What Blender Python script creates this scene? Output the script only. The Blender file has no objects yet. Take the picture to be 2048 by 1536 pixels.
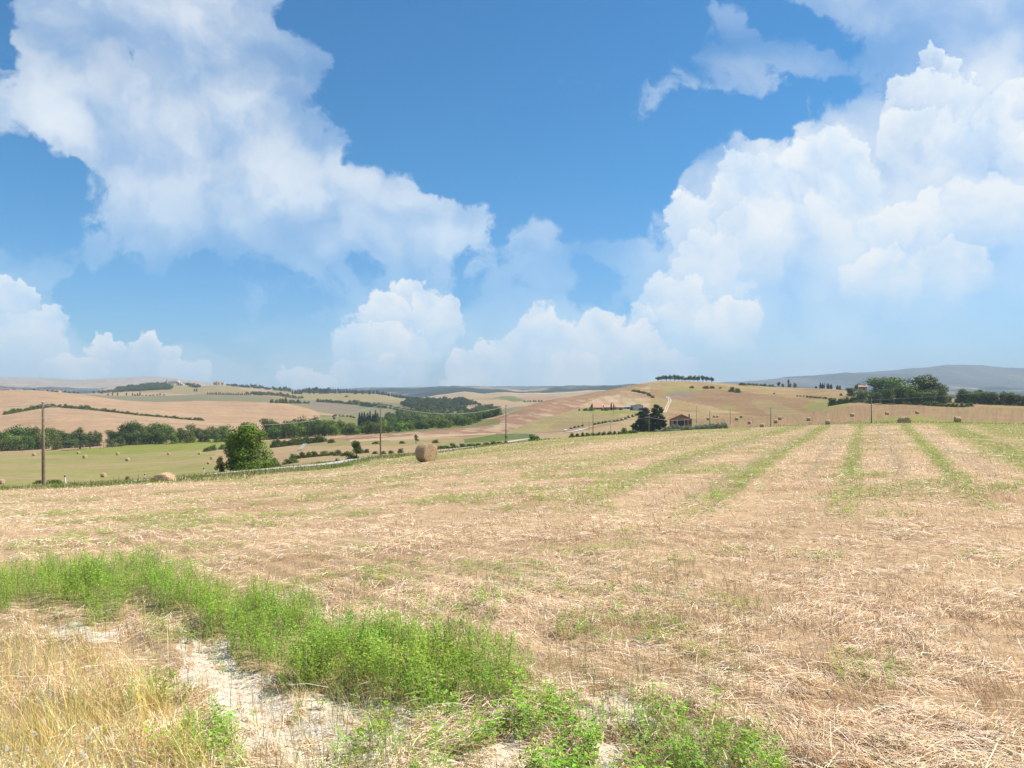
import bpy, math, random
import numpy as np
from mathutils import Vector, Matrix
R = math.radians
rng = np.random.default_rng(7)
random.seed(7)
SC = bpy.context.scene
COL = SC.collection

# ------------------------------------------------------------------ camera
CAM_Z = 1.7
F = 1607.0            # focal length in pixels of a 2048-wide picture
YH = 785.0            # horizon row
cd = bpy.data.cameras.new("camera"); cam = bpy.data.objects.new("camera", cd); COL.objects.link(cam)
cam.location = (0, 0, CAM_Z); cam.rotation_euler = (R(90), 0, 0)
cd.sensor_width = 36.0; cd.lens = F / 2048 * 36.0
cd.shift_y = (YH - 768.0) / 2048.0
cd.clip_start = 0.1; cd.clip_end = 60000
SC.camera = cam

# ------------------------------------------------------------------ exposure, sun, sky
SC.view_settings.view_transform = 'Standard'; SC.view_settings.look = 'None'
SC.view_settings.exposure = 0.44; SC.view_settings.gamma = 1.0
SC.cycles.max_bounces = 5; SC.cycles.diffuse_bounces = 3; SC.cycles.transmission_bounces = 3; SC.cycles.volume_bounces = 0
SUN_AZ, SUN_EL = 76.0, 55.0          # azimuth clockwise from the view direction
sd = bpy.data.lights.new("sun", 'SUN'); sun = bpy.data.objects.new("sun", sd); COL.objects.link(sun)
sd.energy = 5.0; sd.angle = R(0.53); sd.color = (1.0, 0.93, 0.82)
sv = Vector((math.sin(R(SUN_AZ)) * math.cos(R(SUN_EL)), math.cos(R(SUN_AZ)) * math.cos(R(SUN_EL)), math.sin(R(SUN_EL))))
sun.rotation_euler = sv.to_track_quat('Z', 'Y').to_euler()

class NT:
    """small helper for writing node trees"""
    def __init__(s, tree): s.t = tree; s.n = tree.nodes; s.l = tree.links
    def new(s, typ, **kw):
        n = s.n.new(typ)
        for k, v in kw.items(): setattr(n, k, v)
        return n
    def put(s, sock, v):
        if v is None: return
        if isinstance(v, bpy.types.NodeSocket): s.l.new(v, sock)
        else: sock.default_value = v
    def m(s, op, a, b=None, c=None, clamp=False):
        n = s.new('ShaderNodeMath', operation=op, use_clamp=clamp)
        s.put(n.inputs[0], a); s.put(n.inputs[1], b)
        if c is not None: s.put(n.inputs[2], c)
        return n.outputs[0]
    def mapr(s, v, a, b, c=0.0, d=1.0, smooth=False):
        n = s.new('ShaderNodeMapRange'); n.clamp = True
        if smooth: n.interpolation_type = 'SMOOTHSTEP'
        s.put(n.inputs[0], v); n.inputs[1].default_value = a; n.inputs[2].default_value = b
        n.inputs[3].default_value = c; n.inputs[4].default_value = d
        return n.outputs[0]
    def mix(s, f, a, b, mode='MIX'):
        n = s.new('ShaderNodeMix', data_type='RGBA', blend_type=mode)
        s.put(n.inputs[0], f); s.put(n.inputs[6], a); s.put(n.inputs[7], b)
        return n.outputs[2]
    def noise(s, vec, scale, detail=2.0, rough=0.5, dist=0.0, w=None):
        n = s.new('ShaderNodeTexNoise')
        n.inputs['Scale'].default_value = scale; n.inputs['Detail'].default_value = detail
        n.inputs['Roughness'].default_value = rough; n.inputs['Distortion'].default_value = dist
        if vec is not None: s.l.new(vec, n.inputs['Vector'])
        return n

# how thick the clouds stand round the compass: one row per height, one digit per bearing
CL_S = ["08997999200000000000039999999", "04999999200000000000601599999", "07999999730000000002650399999",
        "69999999600000000006888689999", "79999999600000000058651168999", "49999999760000000000003669989",
        "05999999994000000000526879999", "00799999999500000003899999999", "00799999999994000018999999999",
        "33499999999998060048999999999", "55777777788883476779999999999", "84114112531761686189999999999",
        "96211025428963663389999999999", "99610012479975987999999999999", "99999713689989999999999999999",
        "99998766899936999999999765433"]
CL_O = ["67787777665555555555556777776", "67777777665555555555555676665", "67776676555555555554445655665",
        "67776665555555555553455555788", "78876677555555555544455455878", "78777777655555555555555665889",
        "57777888876555555555688888989", "55788888888765555556899998898", "45788888887777755566999989989",
        "34677777656788855556899888888", "33444444455678543356888888877", "74322223443567545569877888776",
        "86322224444565556679987787766", "87632223345676588889888877665", "87776533366776899998887776554",
        "66666555677556999998777654433"]
w = bpy.data.worlds.new("World"); SC.world = w; w.use_nodes = True
w.cycles.sampling_method = 'MANUAL'; w.cycles.sample_map_resolution = 512
T = NT(w.node_tree); T.n.clear()
sky = T.new('ShaderNodeTexSky', sky_type='NISHITA'); sky.sun_disc = False
sky.sun_elevation = R(SUN_EL); sky.sun_rotation = R(SUN_AZ); sky.air_density = 1.0; sky.dust_density = 0.3; sky.ozone_density = 2.0
geo = T.new('ShaderNodeTexCoord')
DIR = geo.outputs['Generated']
# soft warp so the edges billow
wn = T.noise(DIR, 5.0, 6.0, 0.58)
wv = T.new('ShaderNodeVectorMath', operation='SUBTRACT'); T.l.new(wn.outputs['Color'], wv.inputs[0]); wv.inputs[1].default_value = (.5, .5, .5)
ws = T.new('ShaderNodeVectorMath', operation='MULTIPLY'); T.l.new(wv.outputs[0], ws.inputs[0]); ws.inputs[1].default_value = (0.16, 0.16, 0.13)
wa = T.new('ShaderNodeVectorMath', operation='ADD'); T.l.new(DIR, wa.inputs[0]); T.l.new(ws.outputs[0], wa.inputs[1])
sx = T.new('ShaderNodeSeparateXYZ'); T.l.new(wa.outputs[0], sx.inputs[0])
az = T.m('ARCTAN2', sx.outputs[0], sx.outputs[1])
hor = T.m('SQRT', T.m('ADD', T.m('MULTIPLY', sx.outputs[0], sx.outputs[0]), T.m('MULTIPLY', sx.outputs[1], sx.outputs[1])))
vv = T.m('DIVIDE', sx.outputs[2], T.m('MAXIMUM', sx.outputs[1], T.m('MULTIPLY', hor, 0.6)))
row = T.m('DIVIDE', T.m('SUBTRACT', YH - 0.0, T.m('MULTIPLY', vv, F)), 50.0)     # 0 = highest row of the table
u = T.mapr(az, R(-50), R(50))
def ramp_rows(rows):
    acc = None
    for i, s in enumerate(rows):
        r = T.new('ShaderNodeValToRGB'); cr = r.color_ramp; cr.interpolation = 'EASE'
        pos = [(math.degrees(math.atan((k * 2048 / 28 - 1024) / F)) + 50) / 100 for k in range(29)]
        while len(cr.elements) < 29: cr.elements.new(0.5)
        for k in range(29):
            e = cr.elements[k]; e.position = pos[k]; g = int(s[k]) / 9.0; e.color = (g, g, g, 1)
        T.l.new(u, r.inputs[0])
        # tent weight of this row
        d = T.m('ABSOLUTE', T.m('SUBTRACT', T.m('MAXIMUM', T.m('MINIMUM', row, 15.0), 0.0), float(i)))
        wt = T.m('SUBTRACT', 1.0, d, clamp=True)
        v = T.m('MULTIPLY', r.outputs[0], wt)
        acc = v if acc is None else T.m('ADD', acc, v)
    return acc
S = ramp_rows(CL_S); O = ramp_rows(CL_O)
fn = T.noise(wa.outputs[0], 17.0, 7.0, 0.62); md = T.noise(wa.outputs[0], 6.5, 5.0, 0.55)
vor = T.new('ShaderNodeTexVoronoi', feature='F1'); vor.inputs['Scale'].default_value = 15.0
T.l.new(wa.outputs[0], vor.inputs['Vector'])
det = T.m('ADD', T.m('MULTIPLY', T.m('SUBTRACT', fn.outputs['Fac'], 0.5), 1.5), T.m('MULTIPLY', T.m('SUBTRACT', md.outputs['Fac'], 0.5), 0.8))
det = T.m('ADD', det, T.m('MULTIPLY', T.m('SUBTRACT', 0.42, vor.outputs['Distance']), 0.5))
shape = T.m('ADD', S, det)
edge = T.mapr(shape, 0.30, 0.56, 0, 1, True)
# thickness seen from here and a little towards the sun: lit and shaded puffs
def thick(vec):
    a_ = T.noise(vec, 7.0, 5.0, 0.58); v_ = T.new('ShaderNodeTexVoronoi', feature='F1'); v_.inputs['Scale'].default_value = 11.0; T.l.new(vec, v_.inputs['Vector'])
    return T.m('SUBTRACT', T.m('MULTIPLY', a_.outputs['Fac'], 1.3), T.m('MULTIPLY', v_.outputs['Distance'], 0.5))
off = T.new('ShaderNodeVectorMath', operation='ADD'); T.l.new(wa.outputs[0], off.inputs[0]); off.inputs[1].default_value = (0.012, 0.0, 0.022)
t0 = thick(wa.outputs[0]); t1 = thick(off.outputs[0])
lit = T.m('MULTIPLY', T.m('SUBTRACT', t0, t1), 2.6)
body = T.m('ADD', O, T.m('MULTIPLY', T.m('SUBTRACT', t0, 0.45), 0.75))
low = T.mapr(row, 7.0, 12.0, 1.0, 0.66)
alpha = T.m('MULTIPLY', edge, T.m('MAXIMUM', T.m('MINIMUM', T.m('MULTIPLY', T.m('MULTIPLY', body, 0.93), low), 0.95), 0.02))
alpha = T.m('MULTIPLY', alpha, T.mapr(shape, .3, 1.1, .82, 1.0))
SKYK = 0.083
tint = T.mix(T.mapr(row, 7.0, 15.5), (SKYK * .32, SKYK * .86, SKYK * 1.17, 1), (SKYK * .50, SKYK * .82, SKYK * 1.24, 1))
skyc = T.mix(1.0, sky.outputs[0], tint, 'MULTIPLY')
cl = T.mix(T.m('ADD', T.mapr(body, 0.35, 0.95), lit, clamp=True), (0.38, 0.50, 0.67, 1), (0.63, 0.68, 0.73, 1))
cl = T.mix(T.mapr(row, 7.0, 13.0, 0, .8), cl, (0.50, 0.66, 0.78, 1))
fin = T.mix(alpha, skyc, cl)
# heaped cloud heads: rounded lobes, crisp and white at the rim, thinning downwards
PUFFS = [(1655,310,46,62),(1600,350,60,60),(1490,350,50,52),(1540,410,70,80),(1700,345,42,60),(1385,475,50,92),(1460,430,58,84),(1870,134,24,38),(1900,150,26,40),(1840,205,52,58),(1890,225,56,78),(1935,195,34,48),
 (1830,290,66,90),(1905,320,60,95),(2040,215,52,72),(2000,255,55,78),(2050,330,60,80),(1975,295,42,56),(1850,425,48,44),(1825,440,42,46),(1790,470,60,56),(1935,390,44,44),(1970,425,70,74),(2050,430,60,70),
 (1700,430,68,104),(1640,480,78,88),(1560,455,66,62),(1500,500,80,90),(1420,540,70,90),(1760,560,80,70),(1900,540,90,70),
 (1380,622,58,66),(1330,604,58,72),(1292,642,32,42),(1450,650,70,60),(830,602,52,52),(775,642,66,56),(712,695,64,54),(865,650,50,76),(800,710,80,66),
 (30,600,40,42),(-15,620,50,62),(96,652,44,50),(50,690,90,80),(224,712,44,44),(310,716,50,44),(372,742,52,36),(150,745,60,40),
 (1092,700,74,82),(1030,712,46,54),(1200,694,74,64),(1272,704,60,56),(960,744,76,62),(1150,748,60,56),(925,765,50,48),(1340,745,60,50),(690,742,48,32),(602,764,50,32),(750,748,56,36)]
pc = T.new('ShaderNodeCombineXYZ')
fw = T.new('ShaderNodeVectorMath', operation='SUBTRACT'); f1_ = T.noise(DIR, 26.0, 6.0, 0.6); T.l.new(f1_.outputs['Color'], fw.inputs[0]); fw.inputs[1].default_value = (.5, .5, .5)
fs = T.new('ShaderNodeVectorMath', operation='MULTIPLY'); T.l.new(fw.outputs[0], fs.inputs[0]); fs.inputs[1].default_value = (0.08, 0.03, 0.08)
fa = T.new('ShaderNodeVectorMath', operation='ADD'); T.l.new(DIR, fa.inputs[0]); T.l.new(fs.outputs[0], fa.inputs[1])
s2 = T.new('ShaderNodeSeparateXYZ'); T.l.new(fa.outputs[0], s2.inputs[0])
yy = T.m('MAXIMUM', s2.outputs[1], 0.02)
T.put(pc.inputs[0], T.m('DIVIDE', s2.outputs[0], yy)); T.put(pc.inputs[1], T.m('DIVIDE', s2.outputs[2], yy))
pa = None; chain = pc.outputs[0]
for ip_, (x_, y_, rx_, ry_) in enumerate(PUFFS):
    sb = T.new('ShaderNodeVectorMath', operation='MULTIPLY_ADD'); T.l.new(chain, sb.inputs[0])
    sb.inputs[1].default_value = (F / rx_, F / ry_, 0); sb.inputs[2].default_value = (-(x_ - 1024) / rx_, -(YH - y_) / ry_, 0)
    dt = T.new('ShaderNodeVectorMath', operation='DOT_PRODUCT'); T.l.new(sb.outputs[0], dt.inputs[0]); T.l.new(sb.outputs[0], dt.inputs[1])
    sv_ = T.new('ShaderNodeSeparateXYZ'); T.l.new(sb.outputs[0], sv_.inputs[0])
    rim = T.mapr(dt.outputs['Value'], 1.12, 0.86)                       # 1 inside
    fall = T.m('MULTIPLY_ADD', sv_.outputs[1], 0.56, 0.54, clamp=True)    # thin towards the foot
    v_ = T.m('MULTIPLY', rim, fall)
    pa = v_ if pa is None else T.m('MAXIMUM', pa, v_)
    if ip_ % 4 != 3: continue
    ch = T.new('ShaderNodeVectorMath', operation='MULTIPLY_ADD'); T.l.new(pa, ch.inputs[0]); ch.inputs[1].default_value = (1e-9, 1e-9, 1e-9); T.l.new(pc.outputs[0], ch.inputs[2]); chain = ch.outputs[0]   # evaluated one after the other
front = T.m('GREATER_THAN', s2.outputs[1], 0.05)
pa = T.m('MULTIPLY', T.m('MULTIPLY', pa, front), T.mapr(t0, 0.1, 0.5, .75, 1.0))
pcol = T.mix(T.m('ADD', T.m('MULTIPLY', lit, 1.2), 0.75, clamp=True), (0.47, 0.60, 0.74, 1), (0.68, 0.71, 0.73, 1))
fin = T.mix(pa, fin, pcol)
bg = T.new('ShaderNodeBackground'); bg.inputs['Strength'].default_value = 1.0; T.l.new(fin, bg.inputs['Color'])
wo = T.new('ShaderNodeOutputWorld'); T.l.new(bg.outputs[0], wo.inputs[0])

# ------------------------------------------------------------------ numpy helpers
def srgb(r, g, b, k=1.0):
    o = []
    for c in (r, g, b):
        c /= 255.0
        o.append((c / 12.92 if c <= 0.04045 else ((c + 0.055) / 1.055) ** 2.4) * k)
    return np.array(o)
_tab = rng.random((256, 256))
def vnoise(x, y):
    x = np.asarray(x, float); y = np.asarray(y, float)
    xi = np.floor(x).astype(int); yi = np.floor(y).astype(int); fx = x - xi; fy = y - yi
    fx = fx * fx * (3 - 2 * fx); fy = fy * fy * (3 - 2 * fy)
    a = _tab[xi & 255, yi & 255]; b = _tab[(xi + 1) & 255, yi & 255]; c = _tab[xi & 255, (yi + 1) & 255]; d = _tab[(xi + 1) & 255, (yi + 1) & 255]
    return (a * (1 - fx) + b * fx) * (1 - fy) + (c * (1 - fx) + d * fx) * fy
def fbm(x, y, o=4, g=0.5):
    s = 0; a = 1; t = 0
    for i in range(o): s = s + a * vnoise(x * 2 ** i + 17.3 * i, y * 2 ** i + 5.1 * i); t += a; a *= g
    return s / t
def inpoly(px, py, poly):
    px = np.asarray(px, float); py = np.asarray(py, float); ins = np.zeros(px.shape, bool)
    n = len(poly); j = n - 1
    for i in range(n):
        xi, yi = poly[i]; xj, yj = poly[j]
        if yi != yj:
            c = ((yi > py) != (yj > py)) & (px < (xj - xi) * (py - yi) / (yj - yi) + xi)
            ins ^= c
        j = i
    return ins
def segdist(px, py, pts):
    """distance to a polyline whose points carry a width; returns distance/width"""
    best = np.full(np.shape(px), 99.0)
    for (x0, y0, w0), (x1, y1, w1) in zip(pts[:-1], pts[1:]):
        dx, dy = x1 - x0, y1 - y0
        t = np.clip(((px - x0) * dx + (py - y0) * dy) / (dx * dx + dy * dy), 0, 1)
        d = np.hypot(px - x0 - t * dx, py - y0 - t * dy) / (w0 + t * (w1 - w0))
        best = np.minimum(best, d)
    return best
def make_mesh(name, verts, faces, mat=None, cols=None, smooth=True, parent=None, mats=None, midx=None):
    """verts (n,3), faces (m,k) of one size, or a list of such arrays"""
    if isinstance(faces, np.ndarray): faces = [faces]
    me = bpy.data.meshes.new(name)
    nv = len(verts); me.vertices.add(nv); me.vertices.foreach_set('co', np.asarray(verts, np.float32).ravel())
    idx = np.concatenate([np.asarray(f, np.int32).ravel() for f in faces])
    sizes = np.concatenate([np.full(len(f), f.shape[1], np.int32) for f in faces])
    starts = np.concatenate([[0], np.cumsum(sizes)[:-1]]).astype(np.int32)
    me.loops.add(len(idx)); me.loops.foreach_set('vertex_index', idx)
    me.polygons.add(len(sizes)); me.polygons.foreach_set('loop_start', starts)
    try: me.polygons.foreach_set('loop_total', sizes)
    except Exception: pass
    me.polygons.foreach_set('use_smooth', np.full(len(sizes), smooth, bool))
    if cols is not None:
        a = me.color_attributes.new('Col', 'FLOAT_COLOR', 'POINT')
        c4 = np.ones((nv, 4), np.float32); c4[:, :3] = cols; a.data.foreach_set('color', c4.ravel())
    for m_ in (mats or ([mat] if mat else [])): me.materials.append(m_)
    if midx is not None: me.polygons.foreach_set('material_index', np.asarray(midx, np.int32))
    me.update(calc_edges=True); me.validate()
    o = bpy.data.objects.new(name, me); COL.objects.link(o)
    if parent: o.parent = parent
    return o
def tag(o, label=None, cat=None, group=None, kind=None):
    if label: o['label'] = label
    if cat: o['category'] = cat
    if group: o['group'] = group
    if kind: o['kind'] = kind
    return o
def empty(name, loc, rz=0, label=None, cat=None, group=None):
    o = bpy.data.objects.new(name, None); COL.objects.link(o); o.location = loc; o.rotation_euler = (0, 0, rz)
    o.empty_display_size = 0.2
    return tag(o, label, cat, group)
def copy_tree(o, parent=None):
    c = o.copy(); COL.objects.link(c)
    if parent: c.parent = parent
    for ch in list(o.children): copy_tree(ch, c)
    return c
# ------------------------------------------------------------------ terrain: contour lines (bearing, height, distance)
# each line runs across the country at its own distance; the land is one surface through all of them
CURVES = [
 # near field crest
 [(-500,985,50),(0,979,46),(85,978,46),(200,973,45),(326,966,45),(400,962,47),(480,957,52),(600,947,60),(680,936,70),(760,920,85),(853,909,95),(1012,888,130),(1100,879,145),(1186,872,160),(1300,865,185),(1400,859,200),(1500,855.5,205),(1600,851,200),(1655,849,190),(1743,847,150),(1808,846,118),(1914,846,125),(2048,849,130),(2500,855,130)],
 # road and hidden dip
 [(-500,990,72),(0,984,78),(85,975,84),(200,968,90),(326,959.5,97),(407,951.5,102),(500,943,108),(590,935,116),(680,928,124),(760,914,128),(853,908,140),(1012,888,168),(1186,874,205),(1300,867,230),(1400,862,240),(1500,858,240),(1600,852.5,235),(1700,848.5,205),(1808,847,150),(1914,846,165),(2048,850,170),(2500,856,170)],
 # valley floor
 [(-500,960,190),(0,958,190),(85,955,200),(208,951,225),(326,944,230),(400,938,230),(500,932,235),(600,915,235),(700,905,240),(760,903,240),(853,899,250),(930,893,260),(1012,884,280),(1100,873,300),(1186,869,310),(1250,866,320),(1300,864,330),(1350,861,340),(1400,853,350),(1500,849,340),(1600,843,340),(1700,835,340),(1808,829,335),(1914,838,290),(2048,843,250),(2500,850,250)],
 # far side of the valley
 [(-500,908,400),(0,906,400),(100,903,405),(250,893,410),(400,886,410),(500,884,410),(600,881,400),(700,873,390),(760,871,400),(853,869,400),(930,867,410),(1012,864,420),(1100,861,420),(1186,852,430),(1250,842,450),(1300,847,450),(1400,840,455),(1500,834,460),(1600,828,465),(1700,812,475),(1800,808,460),(1900,811,440),(2048,817,420),(2500,822,420)],
 # lower pink hill, ploughed hill, big hill
 [(-500,838,700),(0,828,700),(105,813,760),(180,818.5,740),(282,830,700),(341,835,680),(404,842,660),(470,846,650),(560,850,620),(640,852,600),(700,864,480),(750,861,480),(850,856,500),(900,852,520),(960,843,540),(1000,833,560),(1050,813,610),(1100,799,660),(1150,792,720),(1200,783,780),(1240,776,820),(1300,764,900),(1340,761,930),(1430,765,950),(1500,771,900),(1550,774,880),(1650,777,850),(1700,783,720),(1750,787,610),(1850,793,560),(1900,799,540),(2048,806,520),(2500,812,520)],
 # upper pink hill
 [(-500,781,1150),(0,779.5,1150),(78,781,1150),(156,787,1150),(234,800,1100),(289,803,1080),(400,800.5,1100),(517,805,1050),(576,809,1000),(615,817.5,950),(640,825,900),(700,836,880),(760,838,880),(850,842,880),(950,841,880),(1000,838,880),(1050,826,900),(1100,812,950),(1150,805,1000),(1240,800,1200),(1300,790,1300),(1430,787,1300),(1700,802,1100),(2048,812,900),(2500,818,900)],
 # green band and fields behind
 [(-500,784,1600),(0,783,1600),(120,788,1600),(200,791,1600),(300,793,1650),(400,788,1650),(480,787,1650),(560,796,1600),(640,801,1500),(700,804,1500),(760,804,1500),(800,806,1450),(850,806,1400),(900,808,1400),(950,812,1400),(1000,809,1400),(1100,811,1500),(1240,803,1700),(1500,795,1700),(2048,808,1500),(2500,815,1500)],
 # town hill and cypress ridge
 [(-500,788,2200),(0,788,2200),(180,787.5,2200),(243,778,2200),(300,770,2200),(350,768.5,2200),(400,773,2200),(430,770,2200),(480,774.5,2150),(540,780,2100),(600,786,2000),(660,786.5,2000),(700,786.5,2000),(760,789,2000),(800,796,2000),(830,799,2000),(870,801,2000),(930,798,2000),(1000,795,2000),(1080,799,2000),(1150,803,2000),(1240,802,2200),(1500,797,2200),(2048,806,2000),(2500,815,2000)],
 # far pink mounds
 [(-500,792,3200),(0,795,3200),(700,793,3000),(800,797,2900),(840,795,2900),(880,789,2900),(902,787,2900),(925,782,3000),(945,783.5,3000),(965,788,3000),(985,786,3000),(1010,784,3000),(1035,788,3000),(1060,787,3000),(1090,788,3000),(1150,785,3000),(1200,782,3000),(1300,783,3000),(1500,790,3000),(2048,795,3000),(2500,795,3000)],
 # far blue hills
 [(-500,778,4600),(0,778,4600),(300,779,4600),(600,786,4600),(700,781.5,4600),(740,778.5,4600),(800,778,4600),(830,779,4600),(880,776,4600),(910,775,4600),(960,777,4600),(985,776,4600),(1015,779,4600),(1050,779,4600),(1100,777.5,4600),(1150,774,4600),(1200,772,4600),(1240,770.5,4600),(1300,771,4600),(1430,774,4600),(1600,778,4600),(2048,780,4600),(2500,780,4600)],
 # the mountains
 [(-500,758,7000),(0,757.5,7000),(60,757,7000),(100,758.5,7000),(160,761.5,7000),(220,757,7000),(300,756,7000),(400,764,7000),(500,774,7000),(600,781,7000),(800,777,7000),(860,774.5,7000),(920,773.5,7000),(1000,776,7000),(1240,774,7000),(1380,771,7000),(1430,768,7000),(1500,763.5,7000),(1560,757,7000),(1620,752,7000),(1700,745.5,7000),(1740,744,7000),(1800,741,7000),(1860,736,7000),(1890,731.5,7000),(1930,731,7000),(1990,735,7000),(2048,739,7000),(2500,750,7000)],
 [(-500,790,9000),(1000,790,9000),(2500,790,9000)],
 [(-500,788,14000),(1000,788,14000),(2500,788,14000)],
]
GX = np.arange(-1500, 3600, 4.0)
def _smooth(a, s):
    k = np.arange(-int(3 * s), int(3 * s) + 1); k = np.exp(-0.5 * (k / s) ** 2); k /= k.sum()
    return np.convolve(np.pad(a, len(k) // 2, mode='edge'), k, mode='valid')
CY, CD = [np.full(len(GX), 0.0)], [np.full(len(GX), 0.0)]   # the first two knots are the level ground at the camera
KY, KD = [], []
for i, c in enumerate(CURVES):
    xs = [p[0] for p in c]
    sg = 2.2 if i >= 6 else 3.2
    KY.append(_smooth(np.interp(GX, xs, [p[1] for p in c]), sg)); KD.append(_smooth(np.interp(GX, xs, [p[2] for p in c]), 8))
KZ = [CAM_Z - (y - YH) / F * d for y, d in zip(KY, KD)]
KD = [np.zeros(len(GX)), np.full(len(GX), 3.0)] + KD
KZ = [np.zeros(len(GX)), np.zeros(len(GX))] + KZ
KD = np.array(KD); KZ = np.array(KZ); NK = len(KD)
def _slopes():
    h = np.diff(KD, axis=0); dl = np.diff(KZ, axis=0) / h
    m = np.zeros_like(KZ)
    m[0] = dl[0]; m[-1] = dl[-1]
    for k in range(1, NK - 1):
        a, b = dl[k - 1], dl[k]
        w1 = 2 * h[k] + h[k - 1]; w2 = h[k] + 2 * h[k - 1]
        with np.errstate(divide='ignore', invalid='ignore'):
            hm = (w1 + w2) / (w1 / a + w2 / b)
        m[k] = np.where(a * b > 0, hm, 0)
    m[1] = dl[1] * .92
    return m
KM = _slopes()
def land_px(px, d):
    """height of the land on bearing px at depth d"""
    px = np.asarray(px, float); d = np.asarray(d, float)
    px, d = np.broadcast_arrays(px, d)
    fi = np.clip((px - GX[0]) / 4.0, 0, len(GX) - 1.001); i0 = fi.astype(int); t = fi - i0
    out = np.zeros(px.shape)
    Kd = [KD[k][i0] * (1 - t) + KD[k][i0 + 1] * t for k in range(NK)]
    Kz = [KZ[k][i0] * (1 - t) + KZ[k][i0 + 1] * t for k in range(NK)]
    Km = [KM[k][i0] * (1 - t) + KM[k][i0 + 1] * t for k in range(NK)]
    for k in range(NK - 1):
        sel = (d >= Kd[k]) & (d < Kd[k + 1]) if k < NK - 2 else (d >= Kd[k])
        h = Kd[k + 1] - Kd[k]; s = np.clip((d - Kd[k]) / h, 0, 1)
        z = (2 * s**3 - 3 * s**2 + 1) * Kz[k] + (s**3 - 2 * s**2 + s) * h * Km[k] + (-2 * s**3 + 3 * s**2) * Kz[k + 1] + (s**3 - s**2) * h * Km[k + 1]
        out = np.where(sel, z, out)
    x = d * (px - 1024) / F
    for hx, hd, hw, hh in ((327, 56.0, 3.6, 1.0), (1809, 133.0, 6.0, .55)):
        out = out - hh * np.exp(-((x - hd * (hx - 1024) / F) / (hw * 1.3)) ** 2 - ((d - hd) / hw) ** 2) * np.clip((d - hd + 8) / 4, 0, 1)
    # gentle real undulation
    bump = (fbm(x / 7 + 50, d / 7 + 50, 3) - .5) * 0.22 * np.clip((d - 2) / 10, 0, 1) * np.clip(1.5 - d / 60, 0, 1)
    bump = bump + (fbm(x / 1.3 + 9, d / 1.3 + 70, 2) - .5) * 0.07 * np.clip(1.4 - d / 25, 0, 1)
    bump = bump + .016 * np.sin((x * .82 + d * .57) * 6.28 / .42 + 3 * fbm(x / 3, d / 3, 2)) * np.clip((d - 1) / 3, 0, 1) * np.clip(1.6 - d / 18, 0, 1)
    far = np.clip((d - 300) / 600, 0, 1)
    bump = bump + (fbm(x / 60 + 30, d / 90 + 30, 4) - .5) * 3.0 * far
    vf = np.clip((d - 2600) / 1500, 0, 1)
    bump = bump + (fbm(x / 260 + 11, d / 420 + 3, 5, .62) - .5) * 44 * vf
    return out + bump
CC = math.cos(R(50))
def px_of(x, y):
    """bearing (as a picture column) and depth of a ground point anywhere round the camera"""
    x = np.asarray(x, float); y = np.asarray(y, float)
    a = np.arctan2(x, y); r = np.hypot(x, y)
    d = r * np.maximum(np.cos(np.clip(np.abs(a), 0, R(50))), CC)
    ac = np.clip(a, -R(50), R(50))
    return 1024 + F * np.tan(ac), d
def land(x, y):
    p, d = px_of(x, y); return land_px(p, d)
def at(px, d):
    z = float(land_px(px, d)); return Vector(((px - 1024) / F * d, d, z))
def find(px, py, d0, d1):
    """depth in d0..d1 where the land on bearing px stands at the height that shows at py"""
    ds = np.linspace(d0, d1, 160); z = land_px(np.full(160, float(px)), ds)
    yy = YH + (CAM_Z - z) / ds * F
    return float(ds[np.argmin(np.abs(yy - py))])

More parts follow.
